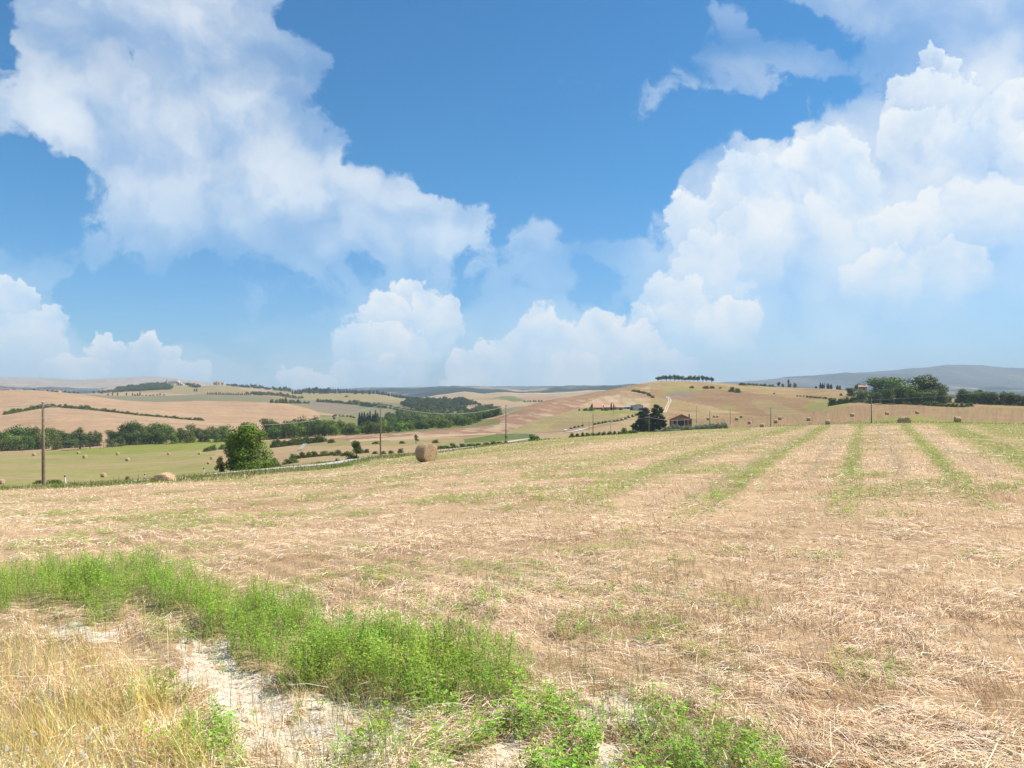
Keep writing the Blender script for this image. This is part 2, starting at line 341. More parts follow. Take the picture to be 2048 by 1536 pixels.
# ---- field colours
K = 0.50
C_ = dict(
 straw=srgb(230,196,156,.70), straw_d=srgb(190,150,112,.62), green=srgb(172,180,84,K), olive=srgb(192,180,116,K), lime=srgb(174,178,88,K),
 pink=srgb(224,186,146,K), pink_d=srgb(204,164,126,K), plough=srgb(190,150,120,K), plough_l_haze=srgb(234,204,166,K), grass=srgb(192,174,120,K),
 gold=srgb(202,168,118,K), brown=srgb(178,142,104,K), mauve=srgb(172,150,132,K), dgreen=srgb(132,144,76,K), sage=srgb(162,156,116,K),
 dwood=srgb(54,84,50,K), tan=srgb(214,184,140,K), soil=srgb(242,226,204,.90), far=srgb(100,116,92,K), mount=srgb(112,118,116,K), forest=srgb(40,62,46,K))
def field_color(px, py, d, x, y):
    n = px.size
    c = np.zeros((n, 3))
    def setc(m_, name): c[m_] = C_[name]
    def blend(wt, name):
        wt = np.clip(wt, 0, 1)[:, None]; c[:] = c * (1 - wt) + C_[name] * wt
    def poly(pts, name, d0, d1, k=1.0, soft=0):
        m_ = inpoly(px + jx, py + jy, pts) & (d > d0) & (d < d1)
        blend(m_ * k, name)
    fi = np.clip((px - GX[0]) / 4.0, 0, len(GX) - 1.001).astype(int)
    k = [KD[j][fi] for j in range(NK)]
    jx = (fbm(x / 25, y / 25 + 8, 3) - .5) * 14 * np.clip(d / 900, 0.1, 1); jy = (fbm(x / 30 + 40, y / 30, 3) - .5) * 3.0 * np.clip(d / 500, .2, 1)
    # base by belt
    setc(d >= 0, 'straw')
    A = d < k[2]
    setc((d >= k[2]) & (d < k[3]), 'grass'); setc((d >= k[3]) & (d < k[5]), 'tan')
    left = px < 560
    setc((d >= k[3] - 40) & (d < k[5] + 30) & (d >= k[3] * .8) & left, 'olive')
    pj = px + jx * 5
    setc((d >= k[5] + 6) & (d < k[6]) & (px < 690), 'pink')
    setc((d >= k[5] - 40) & (d < k[6]) & (px >= 690) & (pj < 1180), 'plough')
    setc((d >= k[5] - 60) & (d < k[6]) & (pj >= 1180), 'gold')
    setc((d >= k[6]) & (d < k[7]) & (px < 1000), 'pink'); setc((d >= k[6]) & (d < k[7]) & (px >= 1000), 'tan')
    setc((d >= k[7]) & (d < k[8]), 'sage'); setc((d >= k[8]) & (d < k[9]), 'grass')
    setc((d >= k[9]) & (d < k[10]), 'tan'); setc((d >= k[10] + 40) & (d < k[11] + 300), 'far'); setc(d >= k[11] + 300, 'mount')
    # ---- near field: mowing stripes and mottles
    nz = fbm(x / 2.2, y / 2.2, 4); nl = fbm(x / 9 + 5, y / 9, 3)
    wa_ = (nz - .42) * 2.2
    wa_ = np.where(A, wa_, 0)
    blend(np.where(A, np.clip((nz - .5) * 3, 0, 1) * .55, 0), 'straw_d')
    blend(np.where(A, np.clip((nl - .47) * 4, 0, 1) * .45 * np.clip((d - 14) / 30, 0, 1), 0), 'olive')
    blend(np.where(A, green_w(px, py, d, x, y) * .85, 0), 'green')
    blend(np.where(A, soil_w(px, py) , 0), 'soil')
    for s in PALE: blend(np.where(A, np.clip(1.3 - segdist(px, py, s), 0, 1) * .7, 0), 'plough_l_haze')
    # verge
    m_ = (d >= k[2]) & (d < k[3] * 1.5)
    blend(m_ * np.clip((nl - .45) * 5, 0, 1) * .7, 'green'); blend(m_ * np.clip((.42 - nl) * 5, 0, 1) * .8, 'straw')
    # left valley meadow: mown bands
    ml = left & (d > k[3] * .85) & (d < k[5] + 20)
    band = np.sin((d * .9 + x * .25) / 9.0 + fbm(x / 60, y / 40, 2) * 6)
    blend(ml * np.clip(band * .5 + .1, 0, 1) * .7, 'tan'); blend(ml * np.clip(-band * .4, 0, 1) * .5, 'green')
    poly([(80,906),(250,890),(440,876),(440,898),(250,909),(80,910)], 'lime', 320, 460)
    poly([(-300,906),(80,901),(80,910),(-300,914)], 'tan', 320, 460, .6)
    # middle meadows
    poly([(430,898),(560,892),(640,884),(700,893),(760,900),(700,912),(560,925),(430,925)], 'tan', 130, 420, .9)
    poly([(430,880),(560,884),(620,878),(560,892),(430,899)], 'lime', 280, 460, .8)
    poly([(560,888),(620,884),(700,880),(780,880),(780,890),(700,892),(600,893)], 'grass', 200, 420)
    poly([(640,880),(700,872),(760,872),(780,880),(700,882)], 'brown', 250, 460, .5)
    poly([(760,884),(860,878),(930,874),(1010,868),(1020,884),(930,892),(860,890),(760,893)], 'grass', 200, 430)
    poly([(925,878),(1000,868),(1062,866),(1062,876),(1000,882),(930,886)], 'dgreen', 200, 440)
    poly([(1062,868),(1130,864),(1180,866),(1180,872),(1100,878),(1062,878)], 'tan', 200, 440, .8)
    poly([(700,879),(850,871),(990,866),(990,869),(850,875),(700,884)], 'plough_l_haze', 300, 460, .9)
    # ploughed hill with pale streaks
    mp = (px > 690) & (px < 1300) & (d > k[5] - 20) & (d < k[6] + 20)
    st = fbm(x / 6 + y / 22, y / 18 - x / 40, 4)
    blend(mp * np.clip((st - .47) * 6, 0, 1) * .75, 'plough_l_haze')
    poly([(1030,838),(1060,818),(1110,806),(1180,796),(1240,787),(1300,772),(1300,766),(1240,775),(1150,792),(1100,798),(1050,812),(1020,828)], 'brown', 540, 960, .55)
    poly([(1000,866),(1015,864.5),(1064,843),(1112,829),(1161,815.7),(1200,816),(1270,821),(1290,834),(1250,838),(1170,854),(1110,862),(1060,867)], 'grass', 300, 640)
    poly([(1110,848),(1190,842),(1250,832),(1250,838),(1170,852),(1090,858)], 'brown', 300, 640, .35)
    poly([(1161,815),(1200,814),(1280,821),(1290,827),(1200,827),(1160,822)], 'green', 400, 640, .6)
    poly([(1215,868),(1170,860),(1250,845),(1300,836),(1320,850),(1290,864)], 'tan', 300, 640)
    # terraced stubble above the barns
    mt = inpoly(px, py, [(1170,806),(1210,792),(1260,788),(1292,794),(1300,806),(1290,822),(1200,816)]) & (d > 450) & (d < 960)
    blend(mt * 1.0, 'plough_l_haze'); blend(mt * np.clip(np.sin(x / 1.9 + 2.5 * fbm(x / 20, y / 20, 2)) * .5, 0, 1) * .8, 'brown')
    # big hill
    mh = (px >= 1240) & (d > k[4]) & (d < k[6] + 20)
    hn = fbm(x / 40, y / 45, 4); hs_ = fbm(x / 14 + y / 50, y / 60, 3)
    blend(mh * np.clip((hn - .5) * 5, 0, 1) * .5, 'brown'); blend(mh * np.clip((.50 - hn) * 5, 0, 1) * .65, 'olive')
    blend(mh * np.clip((hs_ - .55) * 5, 0, 1) * .5, 'plough_l_haze')
    poly([(1310,790),(1360,782),(1440,778),(1500,785),(1570,796),(1650,806),(1640,830),(1560,836),(1500,830),(1420,812),(1330,796)], 'brown', 420, 960, .75)
    poly([(1320,789),(1360,781),(1390,783),(1385,795),(1330,797)], 'mauve', 420, 960, .8)
    poly([(1440,808),(1470,812),(1480,820),(1450,818)], 'green', 420, 960, .5)
    poly([(1500,800),(1540,800),(1580,815),(1620,832),(1560,836),(1530,826)], 'grass', 420, 960, .6)
    poly([(1310,790),(1350,778),(1420,773),(1500,776),(1500,779),(1420,778),(1360,783),(1320,791)], 'green', 500, 960, .55)
    poly([(1600,810),(1660,800),(1700,806),(1700,812),(1620,822)], 'green', 420, 900, .6)
    poly([(1700,812),(1710,804),(1760,805),(1790,806),(1780,810)], 'gold', 300, 700, .9)
    poly([(1790,806),(1860,812),(1960,818),(2060,826),(2060,838),(1960,832),(1880,826),(1830,815)], 'gold', 200, 560, .9)
    poly([(1960,812),(2060,815),(2060,822),(1960,818)], 'green', 200, 560, .8)
    # streaks running down towards us beyond the near crest on the right
    mr = (px > 1380) & (d > k[2]) & (d < k[5])
    sr = fbm((px - 1700) / 7 + 80, d / 130, 3)
    sr2 = fbm((px - 1700) / 2.6 + 20, d / 160, 3); blend(mr * .9, 'brown'); blend(mr * np.clip((sr - .5) * 5, 0, 1) * .5, 'gold'); blend(mr * np.clip((.52 - sr2) * 6, 0, 1) * .6, 'grass'); blend(mr * np.clip((sr2 - .55) * 6, 0, 1) * .15, 'straw')
    poly([(1700,847),(1760,836),(1830,830),(1880,840),(2060,846),(2060,852),(1700,852)], 'green', 100, 330, .6)
    # left pink hills, faint tractor lines
    mk = (px < 760) & (d > k[5] + 6) & (d < k[7])
    fl = fbm(x / 35 + 7, y / 12, 3)
    blend(mk * np.clip((fl - .5) * 4, 0, 1) * .45, 'pink_d'); blend(mk * np.clip((.44 - fl) * 4, 0, 1) * .35, 'plough_l_haze')
    poly([(600,806),(624,804),(660,807),(705,815),(730,826),(690,827),(640,826),(620,815)], 'mauve', 860, 1560, .6)
    poly([(640,830),(760,832),(1000,838),(1000,850),(860,862),(700,874),(640,860)], 'dgreen', 430, 900, .8)
    poly([(545,796),(640,795),(700,792),(830,800),(830,806),(700,803),(600,800)], 'grass', 1000, 2100, .8)
    poly([(150,786),(240,783),(340,786),(390,790),(300,792),(200,790)], 'pink', 1560, 2300, .9)
    poly([(400,783),(480,782),(600,792),(560,795),(480,788),(400,788)], 'gold', 1560, 2300, .8)
    poly([(480,772),(520,775),(560,780),(520,783),(480,778)], 'pink', 1800, 2300, .9)
    poly([(560,778),(590,779),(600,785),(570,785)], 'gold', 1800, 2300, .9)
    poly([(950,803),(1080,797),(1240,790),(1240,800),(1060,812),(960,822)], 'tan', 1000, 2300, .9)
    poly([(940,800),(1030,800),(1040,803),(1000,806),(940,803)], 'pink', 1400, 3000, .9)
    poly([(985,796),(1005,792),(1030,793),(1055,802),(1030,804),(1000,798)], 'dgreen', 1400, 2900, .9)
    poly([(1030,795),(1100,792),(1150,795),(1120,800),(1060,802)], 'pink_d', 1400, 2900, .9)
    poly([(920,810),(975,815),(965,822),(925,824)], 'tan', 880, 1900, .9)
    # far woods and pale fields; haze painted into the left ridge
    mf = (d > k[10] + 60) & (d < k[11] + 300)
    wf = fbm(x / 160, y / 700, 4); blend(mf * np.clip((wf - .40) * 8, 0, 1), 'forest'); blend(mf * np.clip((.40 - wf) * 9, 0, 1) * .8, 'pink')
    mm = (d >= k[11] + 300) & (d < k[12] + 800)
    wm = fbm(x / 300 + 9, y / 1500, 4); blend(mm * np.clip((wm - .45) * 6, 0, 1) * .6, 'forest'); blend(mm * np.clip((.36 - wm) * 12, 0, 1) * .16, 'pink')
    blend(mm * np.clip((640 - px) / 120, 0, 1) * .75, 'plough_l_haze')  # left ridge colour paled to stand for thicker haze
    return c
STRIPES = [
 ([(1612,849,6),(1540,868,8),(1450,893,11),(1350,925,14),(1260,962,18),(1120,1020,26)], .85),
 ([(1655,851,7),(1600,880,11),(1545,915,15),(1490,955,19),(1430,1000,24),(1350,1060,34)], 1.0),
 ([(1722,850,8),(1708,900,16),(1700,950,24),(1690,1010,34),(1680,1070,50)], .85),
 ([(1808,850,10),(1850,890,13),(1900,945,19),(1960,1010,26),(2040,1080,34)], .95),
 ([(1885,848,16),(1950,875,20),(2080,935,26)], .95), ([(1970,850,20),(2140,892,34)], .9),
 ([(1480,860,5),(1350,885,6),(1200,915,8),(1050,950,9)], .55),
 ([(1300,869,4),(1180,885,5),(1000,912,7)], .6), ([(1560,857,5),(1450,876,6),(1300,905,8),(1150,940,10)], .5),
 ([(430,964,4),(600,948,5),(760,926,7),(900,912,7),(1100,884,7),(1280,868,5),(1500,858,5)], .8)]
PALE = [[(1632,852,4),(1560,895,7),(1500,930,10),(1380,990,14)], [(1672,852,5),(1655,900,10),(1620,960,14)],
        [(1858,868,5),(1905,905,9),(1990,948,14)], [(1760,852,8),(1775,890,14),(1800,940,20)],
        [(1540,872,4),(1400,915,7),(1250,965,9)]]
G_MAIN = [(-300,1118),(0,1118),(120,1122),(260,1125),(330,1145),(420,1185),(480,1195),(520,1185),(580,1220),(640,1245),(740,1270),(850,1295),(930,1305),(1000,1320),(1042,1345),(1035,1385),(960,1410),(860,1425),(760,1402),(640,1395),(560,1372),(490,1352),(440,1290),(400,1245),(330,1240),(300,1190),(230,1245),(180,1255),(120,1222),(60,1228),(0,1245),(-300,1240)]
G_LOW = [(620,1560),(700,1500),(770,1430),(860,1415),(960,1400),(1050,1395),(1100,1420),(1160,1470),(1330,1425),(1370,1470),(1420,1500),(1520,1490),(1560,1560),(1560,1800),(600,1800)]
G_SM = [[(300,1340),(400,1380),(470,1480),(480,1560),(330,1560),(260,1430)], [(1650,1325),(1720,1290),(1800,1330),(1860,1400),(1760,1395),(1680,1360)],
        [(80,1020),(240,1015),(260,1045),(120,1050)], [(560,1100),(800,1095),(900,1150),(700,1170)], [(800,1180),(1000,1180),(1020,1240),(860,1235)], [(1280,1030),(1330,1030),(1330,1050),(1280,1050)]]
SOILP = [[(360,1275),(440,1285),(500,1345),(570,1385),(640,1400),(740,1405),(810,1400),(835,1440),(800,1480),(775,1560),(620,1570),(520,1520),(440,1440),(365,1370)],
         [(1135,1395),(1220,1380),(1300,1405),(1345,1450),(1285,1472),(1160,1455)], [(975,1480),(1060,1470),(1040,1570),(975,1570)], [(1180,1470),(1260,1490),(1240,1560),(1170,1560)], [(860,1410),(960,1420),(980,1450),(880,1450)], [(1360,1440),(1420,1450),(1410,1480),(1360,1475)],
         [(60,1245),(180,1258),(250,1290),(120,1290)], [(1380,1490),(1440,1485),(1450,1525),(1390,1530)]]
def edge_poly(px, py, poly, soft):
    """1 inside, wobbling edge"""
    jx = (fbm(px / 38, py / 26, 3) - .5) * soft; jy = (fbm(px / 38 + 31, py / 26 + 9, 3) - .5) * soft * .8
    return inpoly(px + jx, py + jy, poly).astype(float)
def green_main(px, py): return edge_poly(px, py, G_MAIN, 90)
def green_w(px, py, d, x, y):
    g = np.zeros(px.shape)
    nz = fbm(x / .9 + 3, y / .9, 3); nb = fbm(x / 3.2 + 13, y / 3.2, 3)
    for s, k_ in STRIPES:
        t = np.clip(1.36 - segdist(px + (fbm(x / 2 + 9, y / 2, 2) - .5) * 16 * np.clip((py - 850) / 100, 0, 1), py, s), 0, 1) * k_ * np.clip((1045 - py) / 130, .0, 1)
        g = np.maximum(g, t * np.clip(.35 + 2.2 * (nz - .4) + .45, 0, 1))
    g = np.maximum(g, np.clip((nb * nz - .265) * 5, 0, .5) * np.clip((d - 6) / 16, .22, 1))
    return g
def soil_w(px, py):
    s = np.zeros(px.shape)
    for p in SOILP: s = np.maximum(s, edge_poly(px, py, p, 75))
    return s * np.clip((fbm(px / 20 + 3, py / 13, 3) - .27) * 7, 0, 1)

# ---- mesh: rings of vertices out from the camera
azs = np.concatenate([np.linspace(-180, -50, 27)[:-1], np.linspace(-50, -35, 60)[:-1], np.degrees(np.arctan((np.linspace(-101, 2149, 1180) - 1024) / F)), np.linspace(35, 50, 60)[1:], np.linspace(50, 180, 27)[1:]])
azs = np.unique(np.round(azs, 6)); na = len(azs)
def belt(name, k0, k1, n, power=1.0, dstart=None):
    a = np.radians(azs)
    pxs = 1024 + F * np.tan(np.clip(a, -R(50), R(50)))
    dmul = np.maximum(np.cos(np.clip(np.abs(a), 0, R(50))), CC)
    ds = []
    for j, (ka, kb, nn) in enumerate(zip(k0, k1, n)):
        da = np.interp(pxs, GX, KD[ka]) if ka >= 1 else np.full(na, 0.6)
        db = np.interp(pxs, GX, KD[kb])
        t = np.linspace(0, 1, nn + 1)[(0 if j == 0 else 1):]
        if ka <= 1: dd = np.exp(np.log(da)[None] * (1 - t[:, None]) + np.log(db)[None] * t[:, None])
        else: dd = da[None] * (1 - t[:, None]) + db[None] * t[:, None]
        ds.append(dd)
    D = np.concatenate(ds, 0)
    Rr = D / dmul[None]
    X = Rr * np.sin(a)[None]; Y = Rr * np.cos(a)[None]
    P = np.broadcast_to(pxs[None], D.shape)
    Z = land_px(P, D)
    V = np.stack([X, Y, Z], -1).reshape(-1, 3)
    PYv = YH + (CAM_Z - Z) / D * F
    col = field_color(P.ravel(), PYv.ravel(), D.ravel(), X.ravel(), Y.ravel())
    nr = D.shape[0]
    i = np.arange(nr - 1)[:, None] * na + np.arange(na - 1)[None]
    Fq = np.stack([i, i + 1, i + 1 + na, i + na], -1).reshape(-1, 4)
    j = np.arange(nr - 1) * na
    seam = np.stack([j + na - 1, j, j + na, j + 2 * na - 1], -1)
    faces = [np.concatenate([Fq, seam])]
    if k0[0] == 0:
        c = len(V); V = np.concatenate([V, [[0, 0, 0]]]); col = np.concatenate([col, col[:1]])
        q = np.arange(na); faces.append(np.stack([np.full(na, c), (q + 1) % na, q], -1))
    return V, faces, col

def ground_mat(name, kind):
    m_ = bpy.data.materials.new(name); m_.use_nodes = True; t = NT(m_.node_tree)
    b = t.n['Principled BSDF']; b.inputs['Roughness'].default_value = 0.95; b.inputs['Specular IOR Level'].default_value = 0.1
    tc = t.new('ShaderNodeTexCoord').outputs['Object']
    at_ = t.new('ShaderNodeAttribute', attribute_name='Col').outputs['Color']
    if kind == 'near':
        n1 = t.noise(tc, 14.0, 5, .65); n2 = t.noise(tc, 1.6, 4, .6); n3 = t.noise(tc, 60.0, 3, .6)
        f = t.m('ADD', t.m('MULTIPLY', n1.outputs[0], .9), t.m('ADD', t.m('MULTIPLY', n2.outputs[0], .5), t.m('MULTIPLY', n3.outputs[0], .6)))
        v = t.mapr(f, .66, 1.34, .40, 1.25)
        c = t.mix(1.0, at_, v, 'MULTIPLY')
        vo = t.new('ShaderNodeTexVoronoi', feature='DISTANCE_TO_EDGE'); vo.inputs['Scale'].default_value = 9.0
        wp = t.new('ShaderNodeVectorMath', operation='ADD'); t.l.new(tc, wp.inputs[0]); wn_ = t.noise(tc, 8, 3, .6); sc_ = t.new('ShaderNodeVectorMath', operation='SCALE'); t.l.new(wn_.outputs['Color'], sc_.inputs[0]); sc_.inputs['Scale'].default_value = .12; t.l.new(sc_.outputs[0], wp.inputs[1])
        t.l.new(wp.outputs[0], vo.inputs['Vector'])
        soil = t.new('ShaderNodeAttribute', attribute_name='Soil').outputs['Fac']
        cr = t.mapr(vo.outputs['Distance'], .0, .05, 1, 0)
        c = t.mix(t.m('MULTIPLY', t.m('MULTIPLY', cr, soil), t.mapr(n2.outputs[0], .4, .6)), c, (.13, .09, .07, 1))
        bu = t.new('ShaderNodeBump'); bu.inputs['Strength'].default_value = .8; bu.inputs['Distance'].default_value = .03
        t.l.new(f, bu.inputs['Height']); t.l.new(bu.outputs[0], b.inputs['Normal'])
    else:
        s1, s2, s3 = {'valley': (.9, .12, 3.5), 'hills': (.28, .035, .9), 'mount': (.012, .003, .03)}[kind]
        n1 = t.noise(tc, s1, 5, .6); n2 = t.noise(tc, s2, 4, .6); n3 = t.noise(tc, s3, 3, .6)
        f = t.m('ADD', t.m('MULTIPLY', n1.outputs[0], .8), t.m('ADD', t.m('MULTIPLY', n2.outputs[0], .6), t.m('MULTIPLY', n3.outputs[0], .6)))
        v = t.mapr(f, .66, 1.34, .64, 1.28)
        c = t.mix(1.0, at_, v, 'MULTIPLY')
        bu = t.new('ShaderNodeBump'); bu.inputs['Strength'].default_value = .35; bu.inputs['Distance'].default_value = {'valley': .25, 'hills': .8, 'mount': 60}[kind]
        t.l.new(f, bu.inputs['Height']); t.l.new(bu.outputs[0], b.inputs['Normal'])
    t.l.new(c, b.inputs['Base Color'])
    return m_
V, Fc, Cc = belt('ground', [0, 1], [1, 2], [30, 330])
g0 = make_mesh('ground', V, Fc, ground_mat('stubble_ground', 'near'), Cc); g0['kind'] = 'structure'
pp, dd = px_of(V[:, 0], V[:, 1]); dd = np.maximum(dd, .1)
sa = g0.data.attributes.new('Soil', 'FLOAT', 'POINT'); sa.data.foreach_set('value', (soil_w(pp, YH + (CAM_Z - V[:, 2]) / dd * F) * (V[:, 1] > 0)).astype(np.float32))
V, Fc, Cc = belt('valley', [2, 3, 4], [3, 4, 5], [34, 70, 70])
g1 = make_mesh('valley', V, Fc, ground_mat('meadow_ground', 'valley'), Cc); g1['kind'] = 'structure'
V, Fc, Cc = belt('hills', [5, 6, 7, 8, 9], [6, 7, 8, 9, 10], [50, 30, 30, 24, 40])
g2 = make_mesh('hills', V, Fc, ground_mat('hill_ground', 'hills'), Cc); g2['kind'] = 'structure'
V, Fc, Cc = belt('mountains', [10, 11, 12, 13], [11, 12, 13, 14], [50, 60, 8, 4])
g3 = make_mesh('mountains', V, Fc, ground_mat('mountain_ground', 'mount'), Cc); g3['kind'] = 'structure'
# ------------------------------------------------------------------ plant materials
def leaf_mat(name, trans=.3, rough=.7, vary=.25, each=1.0):
    m_ = bpy.data.materials.new(name); m_.use_nodes = True; t = NT(m_.node_tree); t.n.clear()
    a = t.new('ShaderNodeAttribute', attribute_name='Col').outputs['Color']
    tc = t.new('ShaderNodeTexCoord').outputs['Object']; n = t.noise(tc, 3.0, 3, .6)
    oi = t.new('ShaderNodeObjectInfo')
    v = t.m('ADD', t.mapr(n.outputs[0], .3, .7, 1 - vary, 1 + vary), t.mapr(oi.outputs['Random'], 0, 1, -.30 * each, .26 * each))
    c = t.mix(1.0, a, v, 'MULTIPLY')
    hs = t.new('ShaderNodeHueSaturation'); t.l.new(c, hs.inputs['Color']); t.l.new(t.mapr(oi.outputs['Random'], 0, 1, .5 - .025 * each, .5 + .02 * each), hs.inputs['Hue'])
    d = t.new('ShaderNodeBsdfPrincipled'); d.inputs['Roughness'].default_value = rough; d.inputs['Specular IOR Level'].default_value = .25; t.l.new(hs.outputs[0], d.inputs['Base Color'])
    tr = t.new('ShaderNodeBsdfTranslucent'); t.l.new(hs.outputs[0], tr.inputs['Color'])
    mx = t.new('ShaderNodeMixShader'); mx.inputs[0].default_value = trans; t.l.new(d.outputs[0], mx.inputs[1]); t.l.new(tr.outputs[0], mx.inputs[2])
    o = t.new('ShaderNodeOutputMaterial'); t.l.new(mx.outputs[0], o.inputs[0])
    return m_
def plain_mat(name, rgb, rough=.85, noise=None, amt=.2, metal=0, bump=0):
    m_ = bpy.data.materials.new(name); m_.use_nodes = True; t = NT(m_.node_tree); b = t.n['Principled BSDF']
    b.inputs['Roughness'].default_value = rough; b.inputs['Metallic'].default_value = metal; b.inputs['Specular IOR Level'].default_value = .25
    c = (*rgb, 1)
    if noise:
        tc = t.new('ShaderNodeTexCoord').outputs['Object']; n = t.noise(tc, noise, 4, .6)
        c = t.mix(1.0, c, t.mapr(n.outputs[0], .3, .7, 1 - amt, 1 + amt), 'MULTIPLY')
        if bump:
            bu = t.new('ShaderNodeBump'); bu.inputs['Strength'].default_value = .6; bu.inputs['Distance'].default_value = bump
            t.l.new(n.outputs[0], bu.inputs['Height']); t.l.new(bu.outputs[0], b.inputs['Normal'])
    t.put(b.inputs['Base Color'], c)
    return m_
M_leaf = leaf_mat('tree_leaves', .16); M_needle = leaf_mat('needles', .12); M_herb = leaf_mat('herb_leaves', .22, .6, .2, 0)
M_bark = plain_mat('bark', (.11, .085, .06), .95, 6, .3, bump=.03)
M_straw = leaf_mat('dry_straw', .12, .6, .12, 0)

# ------------------------------------------------------------------ trees: crowns of many small leaf faces
def leaf_cloud(lobes, n, size, r, col, colv=.25, up=.35, asp=.6):
    """lobes: (cx,cy,cz, rx,ry,rz). n leaf quads spread through the shells of the lobes"""
    lobes = np.array(lobes, float)
    vol = (lobes[:, 3] * lobes[:, 4] * lobes[:, 5]) ** (2 / 3.0); pick = r.choice(len(lobes), n, p=vol / vol.sum())
    L = lobes[pick]
    v = r.normal(size=(n, 3)); v /= np.linalg.norm(v, axis=1)[:, None]
    rad = 1 - .55 * r.random(n) ** 1.7
    # ragged shell
    rad *= 1 + .22 * (fbm(v[:, 0] * 3 + pick * 3.1 + 40, v[:, 1] * 3 + v[:, 2] * 4 + 60, 3) - .5) * 2
    c = L[:, :3] + v * L[:, 3:] * rad[:, None]
    nrm = v + r.normal(size=(n, 3)) * .55 + np.array([0, 0, up]); nrm /= np.linalg.norm(nrm, axis=1)[:, None]
    a = np.cross(nrm, r.normal(size=(n, 3))); a /= np.linalg.norm(a, axis=1)[:, None]; b = np.cross(nrm, a)
    s = size * r.uniform(.6, 1.35, n)[:, None]
    V = np.stack([c - a * s, c - b * s * asp, c + a * s, c + b * s * asp], 1)
    V += r.normal(size=V.shape) * size * .12
    cc = np.array(col)[None] * (1 + colv * r.normal(size=(n, 1)) * .6 + colv * (r.random(len(lobes))[pick][:, None] - .5)) * (1 + .1 * r.normal(size=(n, 3)))
    return V.reshape(-1, 3), np.arange(n * 4).reshape(-1, 4), np.repeat(np.clip(cc, .004, 1), 4, 0)
def tube(pts, rads, seg=6):
    V = []; Fc = []
    for i, (p, rr) in enumerate(zip(pts, rads)):
        p = Vector(p)
        d = (Vector(pts[min(i + 1, len(pts) - 1)]) - Vector(pts[max(i - 1, 0)])).normalized()
        a = d.orthogonal().normalized(); b = d.cross(a)
        for k in range(seg):
            t = 2 * math.pi * k / seg; V.append(p + (a * math.cos(t) + b * math.sin(t)) * rr)
    for i in range(len(pts) - 1):
        for k in range(seg): Fc.append((i * seg + k, i * seg + (k + 1) % seg, (i + 1) * seg + (k + 1) % seg, (i + 1) * seg + k))
    Fc.append(tuple([(len(pts) - 1) * seg + k for k in range(4)]))
    return np.array([tuple(v) for v in V]), np.array(Fc)
def join(parts):
    V = []; Fc = []; C = []; o = 0
    for p in parts:
        V.append(p[0]); Fc.append(p[1] + o); o += len(p[0])
        if len(p) > 2: C.append(p[2])
    return (np.concatenate(V), np.concatenate(Fc)) + ((np.concatenate(C),) if C else ())
G_BROAD = (.095, .145, .022); G_DARK = (.05, .09, .026); G_LIGHT = (.17, .24, .035); G_CYP = (.026, .055, .024); G_OLIVE = (.28, .32, .20); G_HERB = (.12, .24, .035)
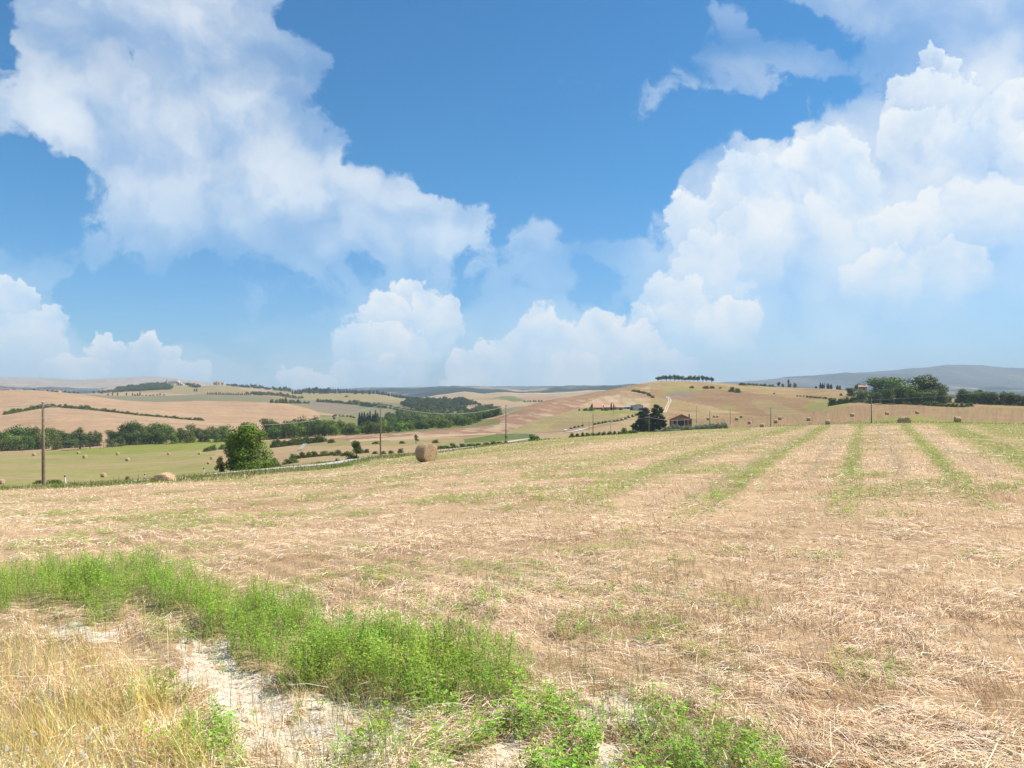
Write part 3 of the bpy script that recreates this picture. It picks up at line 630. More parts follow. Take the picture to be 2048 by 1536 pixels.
def crown_spec(kind, r):
    """unit plants: height 1, returns lobes, leaf count, leaf size, colour, trunk radius, crown width factor, trunk top, limbs"""
    L = []
    if kind in ('broad', 'hero', 'bright', 'oak'):
        k = 26 if kind == 'hero' else 11
        for i in range(k):
            a = r.uniform(0, 6.28); h = r.uniform(.28, .86); q = (1 - ((h - .5) / .52) ** 2) ** .5 * .36 * r.uniform(.45, 1)
            s = r.uniform(.11, .19) if kind == 'hero' else r.uniform(.15, .24)
            L.append((math.cos(a) * q, math.sin(a) * q, h, s, s, s * .85))
        L.append((0, 0, .52, .3, .3, .33))
        if kind != 'hero':
            for i in range(6):
                a = i * 1.05 + r.uniform(-.3, .3); q = r.uniform(.2, .32); L.append((math.cos(a) * q, math.sin(a) * q, r.uniform(.14, .22), .17, .17, .15))
        if kind == 'hero':
            for i in range(9):
                a = i * .7; L.append((math.cos(a) * .3, math.sin(a) * .3, .17, .16, .16, .12))
            return L, 17000, .018, (.14, .20, .024), .03, .6
        return L, (3200 if kind == 'oak' else 2200), .032, (G_BROAD if kind == 'broad' else (.10, .15, .026) if kind == 'oak' else G_LIGHT), .03, .55
    if kind == 'bush':
        for i in range(7):
            a = r.uniform(0, 6.28); q = r.uniform(.05, .42); s = r.uniform(.24, .36)
            L.append((math.cos(a) * q, math.sin(a) * q, r.uniform(.35, .62), s, s, s * .9))
        for i in range(8):
            a = i * .79 + r.uniform(-.2, .2); q = r.uniform(.4, .6); s = r.uniform(.2, .3); L.append((math.cos(a) * q, math.sin(a) * q, r.uniform(.1, .26), s, s, s))
        return L, 1200, .06, G_BROAD, .03, .4
    if kind == 'olive':
        for i in range(8):
            a = r.uniform(0, 6.28); q = r.uniform(.1, .5); s = r.uniform(.25, .38)
            L.append((math.cos(a) * q, math.sin(a) * q, r.uniform(.3, .68), s, s, s * .85))
        return L, 1100, .06, G_OLIVE, .03, .4
    if kind == 'cypress':
        for i in range(9):
            h = .1 + .85 * i / 8; w_ = .105 * math.sin(min(1, (1.04 - h) * 1.5) * 1.57) + .012
            L.append((r.uniform(-.01, .01), r.uniform(-.01, .01), h, w_, w_, .085))
        return L, 900, .03, G_CYP, .015, .3
    if kind == 'conifer':
        for i in range(70):
            h = .05 + .9 * (i / 69.0); a = i * 2.4 + r.uniform(-.4, .4); q = .40 * (1.03 - h) ** .62 * r.uniform(.45, 1.12); k_ = .055 + .06 * (1 - h)
            L.append((math.cos(a) * q * .8, math.sin(a) * q * .8, h - q * .05 + r.uniform(-.03, .05), k_ * r.uniform(.8, 1.4), k_ * r.uniform(.8, 1.4), k_ * .6))
        return L, 8000, .024, (.052, .085, .026), .03, .95
    if kind == 'umbrella':
        for i in range(12):
            a = r.uniform(0, 6.28); q = r.uniform(.05, .42); s = r.uniform(.17, .26)
            L.append((math.cos(a) * q, math.sin(a) * q, r.uniform(.42, .8) - q * .22, s, s, s * .9))
        return L, 2000, .035, (.075, .12, .03), .035, .6
    if kind == 'sparse':
        for i in range(9):
            a = r.uniform(0, 6.28); h = r.uniform(.35, .9); q = .3 * r.uniform(.3, 1) * (1.2 - h)
            s = r.uniform(.09, .15); L.append((math.cos(a) * q, math.sin(a) * q, h, s, s, s))
        return L, 600, .035, (.10, .115, .045), .028, .8
    if kind == 'sapling':
        for i in range(14):
            h = r.uniform(.1, .92); a = r.uniform(0, 6.28); q = .3 * (1 - h) ** .7 * r.uniform(.4, 1); s = r.uniform(.1, .16)
            L.append((math.cos(a) * q, math.sin(a) * q, h, s, s, s))
        return L, 2600, .026, (.10, .15, .03), .02, .8
PROTO = {}
def proto(kind, variant, split):
    key = (kind, variant, split)
    if key in PROTO: return PROTO[key]
    r = np.random.default_rng(sum(map(ord, kind)) * 13 + variant * 101)
    L, n, s, col, tr, tt = crown_spec(kind, r)
    cr = leaf_cloud(L, n, s, r, col)
    # trunk and limbs
    parts = [tube([(0, 0, -.06), (.004, 0, tt * .4), (-.006, .006, tt * .75), (.01, 0, tt)], [tr * 1.3, tr, tr * .7, tr * .35])]
    if kind in ('broad', 'hero', 'bright', 'umbrella', 'sparse', 'oak'):
        for l in L[:7]: parts.append(tube([(0, 0, tt * .45), (l[0] * .4, l[1] * .4, (tt * .45 + l[2]) / 2), (l[0] * .9, l[1] * .9, l[2])], [tr * .55, tr * .4, tr * .12], 4))
    tk = join(parts)
    if split:
        me_c = make_mesh('crown', cr[0], cr[1], M_leaf if kind not in ('cypress', 'conifer') else M_needle, cr[2], smooth=False)
        me_t = make_mesh('trunk', tk[0], tk[1], M_bark)
        out = (me_c.data, me_t.data)
        bpy.data.objects.remove(me_c); bpy.data.objects.remove(me_t)
    else:
        V, Fc = join([(cr[0], cr[1]), (tk[0], tk[1])])
        cols = np.concatenate([cr[2], np.full((len(tk[0]), 3), .1)])
        o = make_mesh(kind, V, Fc, None, cols, smooth=False, mats=[M_leaf if kind not in ('cypress', 'conifer') else M_needle, M_bark], midx=np.concatenate([np.zeros(len(cr[1])), np.ones(len(tk[1]))]))
        out = (o.data,); bpy.data.objects.remove(o)
    PROTO[key] = out
    return out
NAMES = dict(oak='broadleaf_tree', broad='broadleaf_tree', hero='broadleaf_tree', bright='broadleaf_tree', bush='bush', olive='olive_bush', cypress='cypress_tree', conifer='conifer_tree', umbrella='umbrella_pine', sparse='thin_tree', sapling='young_tree')
WIDTH = dict(oak=.95, broad=.95, hero=.95, bright=.95, bush=1.7, olive=1.6, cypress=.23, conifer=.62, umbrella=1.15, sparse=.7, sapling=.75)
def plant(kind, px, py, hpx, label, d=None, dr=None, wpx=None, group=None, cat=None, sink=.04, name=None, variant=None):
    """a plant whose foot stands on the land where bearing px meets row py; hpx, wpx its size"""
    if d is None: d = find(px, py, *dr)
    p = at(px, d); h = hpx * d / F; wd = (wpx * d / F) if wpx else h * WIDTH[kind]
    split = hpx >= 18
    v = variant if variant is not None else int(rng.integers(0, 2 if kind in ('conifer', 'cypress') else 3))
    if kind == 'hero': v = 0
    pr = proto(kind, v, split)
    nm = name or NAMES[kind]; cat = cat or ('bush' if kind in ('bush', 'olive') else 'tree')
    sc = (wd / WIDTH[kind], wd / WIDTH[kind], h); rz = float(rng.uniform(0, 6.28))
    p.z -= h * sink
    if split:
        o = empty(nm, p, rz, label, cat, group); o.scale = sc
        for me, pn in zip(pr, ('crown', 'trunk')):
            c = bpy.data.objects.new(pn, me); COL.objects.link(c); c.parent = o
    else:
        o = bpy.data.objects.new(nm, pr[0]); COL.objects.link(o); o.location = p; o.rotation_euler = (0, 0, rz); o.scale = sc
        tag(o, label, cat, group)
    return o
ORD = 'first second third fourth fifth sixth seventh eighth ninth tenth eleventh twelfth thirteenth fourteenth fifteenth sixteenth seventeenth eighteenth nineteenth twentieth'.split()
TENS = 'twen thir for fif six seven eigh nine'.split()
def ordn(i):
    n = i + 1
    if n <= 20: return ORD[i]
    return TENS[n // 10 - 2] + ('tieth' if n % 10 == 0 else 'ty-' + ORD[n % 10 - 1])
def line(kind, pts, n, hpx, fmt, dr, group, jit=0, hj=.2, wpx=None, **kw):
    """n plants along a picture-plan line; fmt holds {} for which one from the left"""
    xs = np.linspace(pts[0][0], pts[-1][0], n)
    for i, x in enumerate(xs):
        y = np.interp(x, [p[0] for p in pts], [p[1] for p in pts]); kd = kind if isinstance(kind, str) else kind[int(rng.integers(len(kind)))]
        hh = hpx if not isinstance(hpx, list) else float(np.interp(x, [q[0] for q in hpx], [q[1] for q in hpx]))
        plant(kd, x + float(rng.uniform(-jit, jit)), y, hh * float(rng.uniform(1 - hj, 1 + hj)), fmt.format(ordn(i)), dr=dr, group=group, wpx=wpx, **kw)

# ---- the big tree by the road and its neighbours
plant('hero', 500, 937, 104, 'big round bright green tree standing alone beside the pale road, the largest tree', dr=(109, 150), wpx=104)
plant('sapling', 440, 936, 36, 'small pointed young tree just left of the big round roadside tree', dr=(109, 160), wpx=27)
plant('bush', 549, 926, 22, 'dark bush touching the right foot of the big round roadside tree', dr=(112, 190), wpx=30)
plant('bush', 575, 925, 13, 'low shrub right of the big roadside tree, above the white roadside post', dr=(118, 190), wpx=26)
plant('bush', 590, 924, 12, 'low shrub furthest right in the clump beside the big roadside tree', dr=(118, 190), wpx=22)
plant('sapling', 713, 919, 37, 'pale green leafy shrub by the field edge left of the second wooden pole', dr=(100, 150), wpx=42)
plant('bush', 704, 919, 22, 'rounded dark foot shrub below the pale leafy shrub near the second pole', dr=(100, 150), wpx=36)
plant('bush', 675, 918, 8, 'small weedy bush on the green verge left of the pale leafy shrub', dr=(90, 150), wpx=14)
line('bush', [(588, 908), (640, 909), (690, 912)], 8, [(588, 18), (620, 13), (700, 11)], 'dark hedge bush, {} from the left in the short row behind the roadside posts', (140, 230), 'hedge bushes behind the roadside posts', 2, .2, wpx=24)
line('bush', [(735, 906), (760, 909), (800, 906)], 5, 10, 'dark low bush, {} from the left at the foot of the second wooden pole', (130, 235), 'bushes at the foot of the second pole', 2, .25, wpx=16)
line('bush', [(880, 898), (1000, 889)], 9, 10, 'low dark bush, {} from the left in the row right of the big round bale', (170, 250), 'low bushes right of the big round bale', 3, .3, wpx=24)
plant('sparse', 832, 887, 20, 'small dark tree rising just left above the big round bale', dr=(230, 330), wpx=15)
plant('bush', 871, 886, 9, 'rounded bush just behind the top right of the big round bale', dr=(220, 330), wpx=16)
plant('bush', 805, 887, 7, 'flat bush in the strip of grass left above the big round bale', dr=(230, 330), wpx=18)
plant('bush', 752, 888, 7, 'flat bush in the grass strip just left of the second wooden pole', dr=(230, 330), wpx=20)
plant('bush', 663, 886, 11, 'bush standing right of the narrow lane that drops to the wood', dr=(230, 400), wpx=18)
plant('bush', 1068, 885, 20, 'rounded dark green bush alone at the field edge right of the third pole', dr=(146, 230), wpx=30)
plant('bush', 1012, 889, 9, 'dry scrub at the foot of the third wooden pole', dr=(135, 200), wpx=14)
plant('sparse', 1012, 873, 12, 'yellowish sapling behind the third wooden pole', dr=(200, 300), wpx=10)
# vegetation round the brick house
plant('conifer', 1288, 861, 50, 'broad very dark conifer, the left one of the pair beside the orange roofed brick house', dr=(235, 335), wpx=44, variant=0)
plant('conifer', 1314, 860, 57, 'tall dark conifer, the right and pointed one of the pair beside the brick house', dr=(235, 335), wpx=40, variant=1)
plant('bright', 1292, 838, 30, 'bright green round tree crown behind the pair of dark conifers', d=360, wpx=30)
plant('bush', 1338, 858, 13, 'dark green bush in the gap between the conifers and the brick house', d=330, wpx=18)
def top_line(kind, pts, n, fmt, d, group, wpx, hj=1.5):
    """plants standing at depth d, just over the field edge, whose tops reach the given rows"""
    for i, x in enumerate(np.linspace(pts[0][0], pts[-1][0], n)):
        yt = float(np.interp(x, [p[0] for p in pts], [p[1] for p in pts])) + float(rng.uniform(-hj, hj)); dd_ = d + float(rng.uniform(-4, 4)); p = at(x, dd_)
        h = CAM_Z - (yt - YH) / F * dd_ - p.z; plant(kind, x, 0, max(.6, h) * F / dd_, fmt.format(ordn(i)), d=dd_, wpx=wpx, group=group)
top_line('olive', [(1318, 857), (1330, 855), (1345, 846), (1365, 849), (1385, 850), (1400, 847), (1430, 843), (1450, 842)], 15, 'silvery green hedge shrub, {} from the left before the brick house', 236, 'silvery shrubs before the brick house', 19)
top_line('bush', [(1144, 864), (1186, 862), (1240, 860)], 10, 'dark hedge bush, {} from the left by the fourth wooden pole', 206, 'hedge bushes by the fourth pole', 16)
top_line('bush', [(1249, 850), (1252, 850)], 1, 'round bush left of the dark conifers', 226, None, 19, .5)
top_line('bush', [(1262, 856), (1270, 858)], 2, '{} low dark bush at the left foot of the conifers', 232, None, 18, .5)
top_line('olive', [(1340, 857), (1352, 857)], 2, '{} pale rounded shrub under the silvery hedge, right of the conifer pole', 214, None, 20, .3)
line('bush', [(1190, 850), (1240, 842), (1280, 829)], 13, 6, 'round lime green bush, {} from the left along the lane up to the barns', (300, 600), 'bushes along the barn lane', 1, .2, wpx=10)
line('bush', [(1142, 858), (1165, 853)], 4, 5, 'small dark roadside bush, {} from the left behind the white roadside box', (300, 500), 'bushes by the white roadside box', 1, .2, wpx=8)
# ---- tree line along the far side of the left valley field
tops = [(-80, 870), (0, 871), (25, 858), (45, 864), (80, 860), (110, 864), (140, 868), (175, 872), (235, 868), (265, 852), (290, 853), (325, 848), (345, 858), (375, 856), (395, 862), (430, 856), (455, 852)]
base = [(-80, 906), (0, 905), (100, 901), (200, 897), (280, 893), (400, 887), (450, 884)]
for rowi, (off, n, hk) in enumerate([(0, 30, .78), (30, 30, 1.0)]):
    for i, x in enumerate(np.linspace(-70, 452, n)):
        x += float(rng.uniform(-5, 5)); yb = np.interp(x, *zip(*base)); yt = np.interp(x, *zip(*tops))
        kd = ['broad', 'broad', 'bright'][int(rng.integers(3))]
        h = (yb - yt) * hk * float(rng.uniform(.88, 1.08))
        plant(kd, x, yb, h, ordn(i) + (' tree from the left in the front row' if rowi == 0 else ' taller tree from the left in the back row') + ' behind the bright green strip', d=412 + off + float(rng.uniform(0, 12)), wpx=max(18, h * float(rng.uniform(.8, 1.15))), group=('front' if rowi == 0 else 'back') + ' row of the tree line across the left valley')
plant('sparse', 160, 893, 46, 'tall thin tree with brownish airy crown sticking out of the left tree line', d=408, wpx=32)
plant('sparse', 180, 892, 36, 'thin pale tree right beside the tall airy tree in the left tree line', d=409, wpx=22)
line('bush', [(412, 903), (440, 899), (470, 897)], 5, 13, 'dark roadside bush, {} from the left in the clump left of the big roadside tree', (260, 430), 'bushes left of the big roadside tree', 2, .2, wpx=18)
line('bush', [(548, 895), (600, 889), (645, 884)], 14, 17, 'dark green bush, {} from the left in the row before the central tree line', (250, 430), 'bushes before the central tree line', 2, .25, wpx=24)
tops = [(535, 846), (560, 852), (590, 846), (615, 842), (645, 843), (675, 843), (705, 850), (720, 856)]; base = [(535, 888), (600, 884), (650, 880), (720, 871)]
for rowi, (off, n, hk) in enumerate([(0, 13, .8), (35, 13, 1.0)]):
    for i, x in enumerate(np.linspace(537, 716, n)):
        x += float(rng.uniform(-4, 4)); yb = np.interp(x, *zip(*base)); yt = np.interp(x, *zip(*tops)); h = (yb - yt) * hk * float(rng.uniform(.88, 1.08))
        plant(['broad', 'bright'][int(rng.integers(2))] if rowi == 0 else 'broad', x, yb, h, ordn(i) + (' front' if rowi == 0 else ' back') + ' tree from the left in the belt right of the big roadside tree', d=425 + off + float(rng.uniform(0, 10)), wpx=max(18, h * float(rng.uniform(.8, 1.2))), group=('front' if rowi == 0 else 'back') + ' row of the central tree belt')
plant('broad', 743, 868, 30, 'dark tree standing just left of the second wooden pole, in front of the cypress clump', dr=(380, 470), wpx=30)
for i, x in enumerate([719, 724, 729, 735, 740, 746, 751, 755]):
    plant('cypress', x, 852, [27, 28, 28, 27, 31, 25, 32, 27][i], 'dark cypress, %s from the left in the tight clump behind the second pole' % ordn(i), dr=(470, 640), wpx=8.5, group='cypress clump behind the second pole')
plant('sparse', 668, 838, 14, 'lone small round tree on the pink field above the central tree belt', dr=(560, 700), wpx=11, name='round_tree')
line('bush', [(672, 833), (690, 833), (708, 836)], 6, 5, 'low dark bush, {} from the left in the line left of the cypress clump', (560, 900), 'low bushes left of the cypress clump', 1, .2, wpx=8)
plant('bush', 589, 842, 6, 'dark bush alone on the pink field right above the big roadside tree', dr=(560, 760), wpx=11); plant('bush', 602, 842, 4, 'smallest dark bush on the pink field beside a larger one', dr=(560, 760), wpx=6)
plant('bush', 402, 843, 6, 'dark bush at the right end of the long hedge on the pink hill', d=668, wpx=8)
# ---- valley wood
def merged_wood(name, items, label):
    Vs = []; Fs = []; Cs = []; Ms = []; off = 0
    for kd, x, y, h, w_, dr in items:
        me = proto(kd, int(rng.integers(0, 3)), False)[0]; n = len(me.vertices)
        co = np.empty(n * 3, np.float32); me.vertices.foreach_get('co', co); co = co.reshape(-1, 3); cc = np.empty(n * 4, np.float32); me.color_attributes['Col'].data.foreach_get('color', cc)
        li = np.empty(len(me.loops), np.int32); me.loops.foreach_get('vertex_index', li); mi = np.empty(len(me.polygons), np.int32); me.polygons.foreach_get('material_index', mi)
        d = find(x, y, *dr); p = at(x, d); hh = h * d / F; ww = w_ * d / F / WIDTH[kd]; a = float(rng.uniform(0, 6.28)); c, s = math.cos(a), math.sin(a)
        V = np.stack([(co[:, 0] * c - co[:, 1] * s) * ww + p.x, (co[:, 0] * s + co[:, 1] * c) * ww + p.y, co[:, 2] * hh + p.z - .04 * hh], 1)
        Vs.append(V); Fs.append(li.reshape(-1, 4) + off); Cs.append(cc.reshape(-1, 4)[:, :3] * float(rng.uniform(.7, 1.3))); Ms.append(mi); off += n
    o = make_mesh(name, np.concatenate(Vs), np.concatenate(Fs), None, np.concatenate(Cs), smooth=False, mats=[M_leaf, M_bark], midx=np.concatenate(Ms)); return tag(o, label, 'wood', None, 'stuff')
def scatter_wood(kind, poly, n, hpx, label, group, dr, wk=1.1, merge=None):
    xs = [p[0] for p in poly]; ys = [p[1] for p in poly]; k_ = 0
    pts = []
    best = None
    while len(pts) < n:
        x = float(rng.uniform(min(xs), max(xs))); y = float(rng.uniform(min(ys), max(ys)))
        if not bool(inpoly(np.array([x]), np.array([y]), poly)[0]): continue
        cand = (x, y)
        if pts and min(math.hypot(x - a, (y - b) * 2.2) for a, b in pts) < hpx * .42 * max(.3, 1 - k_ / 4000): k_ += 1; continue
        pts.append(cand)
    if merge:
        items = []
        for x, y in pts:
            h = hpx * float(rng.uniform(.75, 1.2)); items.append((kind if isinstance(kind, str) else kind[int(rng.integers(len(kind)))], x, y, h, h * wk * float(rng.uniform(.85, 1.15)), dr))
        merged_wood(merge, items, label); return
    for x, y in pts:
        kd = kind if isinstance(kind, str) else kind[int(rng.integers(len(kind)))]
        h = hpx * float(rng.uniform(.75, 1.2)); plant(kd, x, y, h, label, dr=dr, wpx=h * wk * float(rng.uniform(.85, 1.15)), group=group)
scatter_wood(['broad', 'bright', 'broad'], [(700, 872), (720, 862), (762, 850), (790, 838), (830, 832), (900, 840), (960, 832), (1000, 822), (1002, 830), (960, 846), (900, 856), (850, 860), (760, 868)], 112, 19, 'green tree crowded into the big valley wood beyond the big round bale', 'trees of the big valley wood', (440, 900))
scatter_wood('broad', [(770, 838), (800, 826), (830, 822), (1000, 820), (990, 832), (900, 838), (800, 842)], 70, 14, 'far side of the big valley wood, a dense mass of crowns under the dark mound', '', (600, 1200), 1.25, merge='wood')
scatter_wood('umbrella', [(806, 812), (820, 804), (870, 803), (935, 805), (952, 812), (930, 813), (905, 819), (860, 823), (830, 821)], 110, 12, 'dense dark wooded mound of rounded crowns above the valley wood', '', (1000, 1700), 1.25, merge='wood')
scatter_wood('broad', [(955, 812), (985, 815), (1000, 822), (990, 826), (975, 820)], 14, 8, 'tail of small trees curving down to the right from the dark wooded mound', '', (900, 1600), 1.2, merge='wood')
line('broad', [(700, 806), (735, 812), (780, 818), (820, 826)], 16, 9, 'dark tree, {} from the left in the hedgerow left of the wooded mound', (800, 1600), 'hedgerow left of the wooded mound', 2, .25, wpx=10)
for i, (x, y, h) in enumerate([(811, 812, 12), (807, 813, 8), (818, 804, 9)]): plant('cypress', x, y, h, ['pointed cypress at the left tip of the wooded mound', 'short cypress left of all the wooded mound', 'cypress poking above the left edge of the wooded mound'][i], dr=(1000, 1700), wpx=4)
# ---- hedges over the lower pink hill
line('bush', [(12, 829), (42, 823.5)], 5, [(12, 10), (28, 14), (42, 10)], 'dark hedge bush, {} from the left in the short hedge on the far left hillside', (690, 830), 'short hedge on the far left hillside', 1, .1, wpx=16, sink=.1)
line('bush', [(50, 822), (80, 817), (103, 814)], 8, [(50, 8), (70, 12), (103, 8)], 'dark hedge bush, {} from the left in the hedge crossing the first wooden pole', (715, 860), 'hedge crossing the first pole', 1, .1, wpx=16, sink=.1)
line('bush', [(105, 814), (180, 819.5), (282, 831), (341, 836), (404, 843)], 38, [(105, 10), (160, 10), (250, 8), (300, 6), (404, 7)], 'hedge bush, {} from the left in the long hedge on the pink hill', (660, 860), 'long hedge across the pink hill', 1.5, .35, wpx=14, sink=.1)
# ---- far fields: hedgerows, town wood, cypress ridge
line('bush', [(545, 806), (600, 807), (615, 807)], 11, [(545, 8), (565, 14), (615, 6)], 'dark bush, {} from the left in the clump at the edge of the green band', (1000, 1700), 'clump at the edge of the green band', 2, .3, wpx=10)
line('broad', [(636, 804), (670, 806), (712, 810)], 14, 7, 'small tree, {} from the left in the far hedgerow below the cypress ridge', (1000, 1900), 'far hedgerow below the cypress ridge', 1, .3, wpx=9)
line('broad', [(722, 812), (765, 816)], 9, 10, 'tree, {} from the left in the far clump just left of the second pole', (900, 1700), 'far clump left of the second pole', 1, .2, wpx=11)
line('bush', [(592, 797), (604, 797)], 3, 7, 'far bush, {} from the left in the trio under the cypress ridge', (1400, 2000), 'trio of bushes under the cypress ridge', .5, .1, wpx=8)
plant('bush', 693, 794, 4, 'single pale bush alone on the far slope below the cypress ridge', dr=(1500, 2100), wpx=9)
line('cypress', [(586, 788), (673, 787), (761, 789.5), (800, 796), (832, 799.5)], 75, [(586, 8), (640, 12), (700, 9), (760, 8), (832, 6)], 'dark cypress, {} from the left in the avenue along the far ridge', (1850, 2250), 'long cypress avenue on the far ridge', 1, .2, wpx=4.2)
line('umbrella', [(612, 786), (655, 785)], 8, 13, 'dark rounded tree, {} from the left on top of the far cypress ridge', (1900, 2250), 'rounded trees on the far cypress ridge', 1, .15, wpx=13)
line('umbrella', [(835, 799), (850, 801)], 4, 6, 'tiny dark tree, {} from the left past the end of the cypress avenue', (1850, 2250), 'trees past the end of the avenue', .5, .1, wpx=6)
line(['umbrella', 'broad'], [(455, 772), (500, 776), (540, 779), (580, 784)], 30, [(455, 5), (520, 9), (560, 8), (580, 13)], 'dark tree, {} from the left on the skyline between village and cypress ridge', (1900, 2250), 'wooded skyline between town and cypress ridge', 1.5, .3, wpx=8)
line('broad', [(495, 788), (560, 792), (585, 797)], 16, [(495, 5), (520, 9), (585, 8)], 'bluish green tree, {} from the left in the grove below the wooded skyline', (1620, 2150), 'grove below the wooded skyline', 1.5, .25, wpx=9)
line('cypress', [(415, 789), (500, 790.5)], 24, 5, 'tiny cypress, {} from the left in the spaced row on the green band', (1500, 1900), 'evenly spaced tiny cypresses on the green band', .4, .25, wpx=2.4)
line('cypress', [(508, 790), (523, 791)], 6, 5, 'tiny cypress, {} from the left past the gap on the green band', (1500, 1900), 'tiny cypresses at the right end of the row', .4, .25, wpx=2.6)
for i, (x, h) in enumerate([(216, 5), (225, 7), (235, 7.5), (253, 6.5), (265, 6), (275, 5), (280, 9), (320, 6), (328, 4)]):
    plant('cypress', x, 791, h, 'tiny cypress, %s from the left under the wooded town hill' % ordn(i), dr=(1500, 1900), wpx=2.6, group='tiny cypresses under the town hill')
for i, (x, h) in enumerate([(389, 6), (393, 7)]): plant('cypress', x, 783, h, ['left', 'right'][i] + ' cypress of the pair in the field below the white village houses', dr=(1700, 2200), wpx=3)
line('bush', [(270, 791.5), (300, 792), (315, 791)], 7, 3.4, 'tiny bush, {} from the left in the pink plot under the village hill', (1500, 1900), 'tiny bushes under the town hill', 1, .3, wpx=6)
scatter_wood(['umbrella', 'broad'], [(195, 787), (225, 784), (240, 776), (300, 770), (336, 769), (346, 777), (340, 782), (250, 786)], 190, 6.5, 'dark wood covering the far hill left of and below the white village', '', (1900, 2260), 1.3, merge='wood')
scatter_wood(['umbrella', 'broad'], [(362, 767), (395, 769), (402, 776), (387, 777), (376, 772)], 34, 6, 'dark grove on the skyline just right of the white village houses', '', (2000, 2290), 1.25, merge='wood')
line('broad', [(188, 787), (200, 786), (225, 784)], 5, [(188, 8), (225, 6)], 'rounded tree, {} from the left at the foot of the village hill', (1900, 2250), 'trees at the foot of the village hill', 1, .15, wpx=6)
line('umbrella', [(48, 780.5), (68, 781)], 2, 4.5, 'tiny dark tree, {} from the left between the farm roofs on the left ridge', (1130, 1300), 'tiny trees between the ridge farms', 0, .1, wpx=5)
line('umbrella', [(95, 781.5), (117, 783), (136, 785), (146, 786.5), (156, 787.5)], 8, [(95, 4), (156, 5)], 'tiny dark tree, {} from the left at the right of the ridge farms', (1140, 1300), 'tiny trees right of the ridge farms', .5, .15, wpx=7)
line('bush', [(1050, 804), (1062, 804), (1083, 804)], 7, 5, 'dark distant bush, {} from the left in the row on the far pink field', (1400, 2100), 'bush row on the far pink field', 1, .15, wpx=6)
# ---- big hill
for i, x in enumerate([1316, 1324, 1333, 1341, 1349, 1356, 1363, 1371, 1380, 1388, 1396, 1406, 1414, 1423]):
    yb = np.interp(x, [1316, 1370, 1423], [759.5, 760.5, 763])
    plant('umbrella', x, yb, [11, 14, 13, 15, 15, 14, 12, 10, 14, 15, 15, 15, 13, 12][i], 'dark round tree, %s from the left in the row crowning the big bare hill' % ordn(i), dr=(860, 985), wpx=13, group='tree row crowning the big hill', sink=.02)
line('bush', [(1268, 783), (1290, 787), (1305, 795)], 9, 5.5, 'dark bush, {} from the left in the gully hedge down the big hill', (500, 950), 'gully hedge down the big hill', 1.5, .2, wpx=11)
for x, y, h, w_, l in [(1384, 776, 6, 12, 'round bush alone in the middle of the big hill'), (1412, 777, 7, 16, 'left part of the long dark shrub below the hilltop tree row'), (1424, 777, 7, 13, 'right part of the long dark shrub below the hilltop tree row'),
                       (1463, 783, 12, 18, 'larger dark bush right of the hilltop row, upper one of two'), (1475, 785, 12, 16, 'larger dark bush right of the hilltop row, lower one of two'), (1440, 777, 4, 9, 'tiny bush between the long shrub and the pair of larger bushes')]:
    plant('bush', x, y, h, l, dr=(500, 940), wpx=w_)
line('bush', [(1482, 772), (1500, 771.5), (1520, 771.5), (1545, 774)], 9, 6, 'dark crest bush, {} from the left on the skyline right of the hilltop row', (840, 930), 'skyline bushes right of the hilltop row', 1, .25, wpx=12)
for x, h, w_, k_, l in [(1558, 12, 9, 'umbrella', 'first small round tree of the skyline group before the mountains'), (1566, 8, 7, 'broad', 'lowest tree of the skyline group before the mountains'), (1577, 17, 10, 'sparse', 'tallest thin tree of the skyline group before the mountains'), (1579, 9, 10, 'broad', 'dark tree below the tallest thin skyline tree'), (1590, 11, 10, 'broad', 'rightmost dark tree of the skyline group before the mountains')]:
    plant(k_, x, 772.5, h, l, dr=(820, 885), wpx=w_, sink=.02)
for i, (x, h, w_) in enumerate([(1632, 5, 5), (1641, 12, 5), (1645, 11, 5), (1648.5, 12, 2.5), (1654, 12, 2.5), (1657, 11, 5), (1662, 10, 6), (1675, 9, 6), (1680, 10, 4)]):
    plant('cypress', x, 776.5, h, 'dark cypress, %s from the left in the skyline row before the blue mountains' % ordn(i), dr=(760, 860), wpx=w_, group='skyline cypresses before the mountains', sink=.02)
for x, y in [(1548, 788), (1595, 793), (1601, 793), (1608, 793)]: plant('bush', x, y, 3.2, 'small dark bush %s on the boundary line across the big hill slope' % {1548: 'standing apart at left', 1595: 'first of three', 1601: 'second of three', 1608: 'third of three'}[x], dr=(480, 830), wpx=6)
line('bush', [(1616, 795), (1660, 798)], 8, 4.5, 'dark hedge bush, {} from the left in the hedge running into the right hand trees', (480, 830), 'hedge running into the right hand trees', 1, .2, wpx=9)
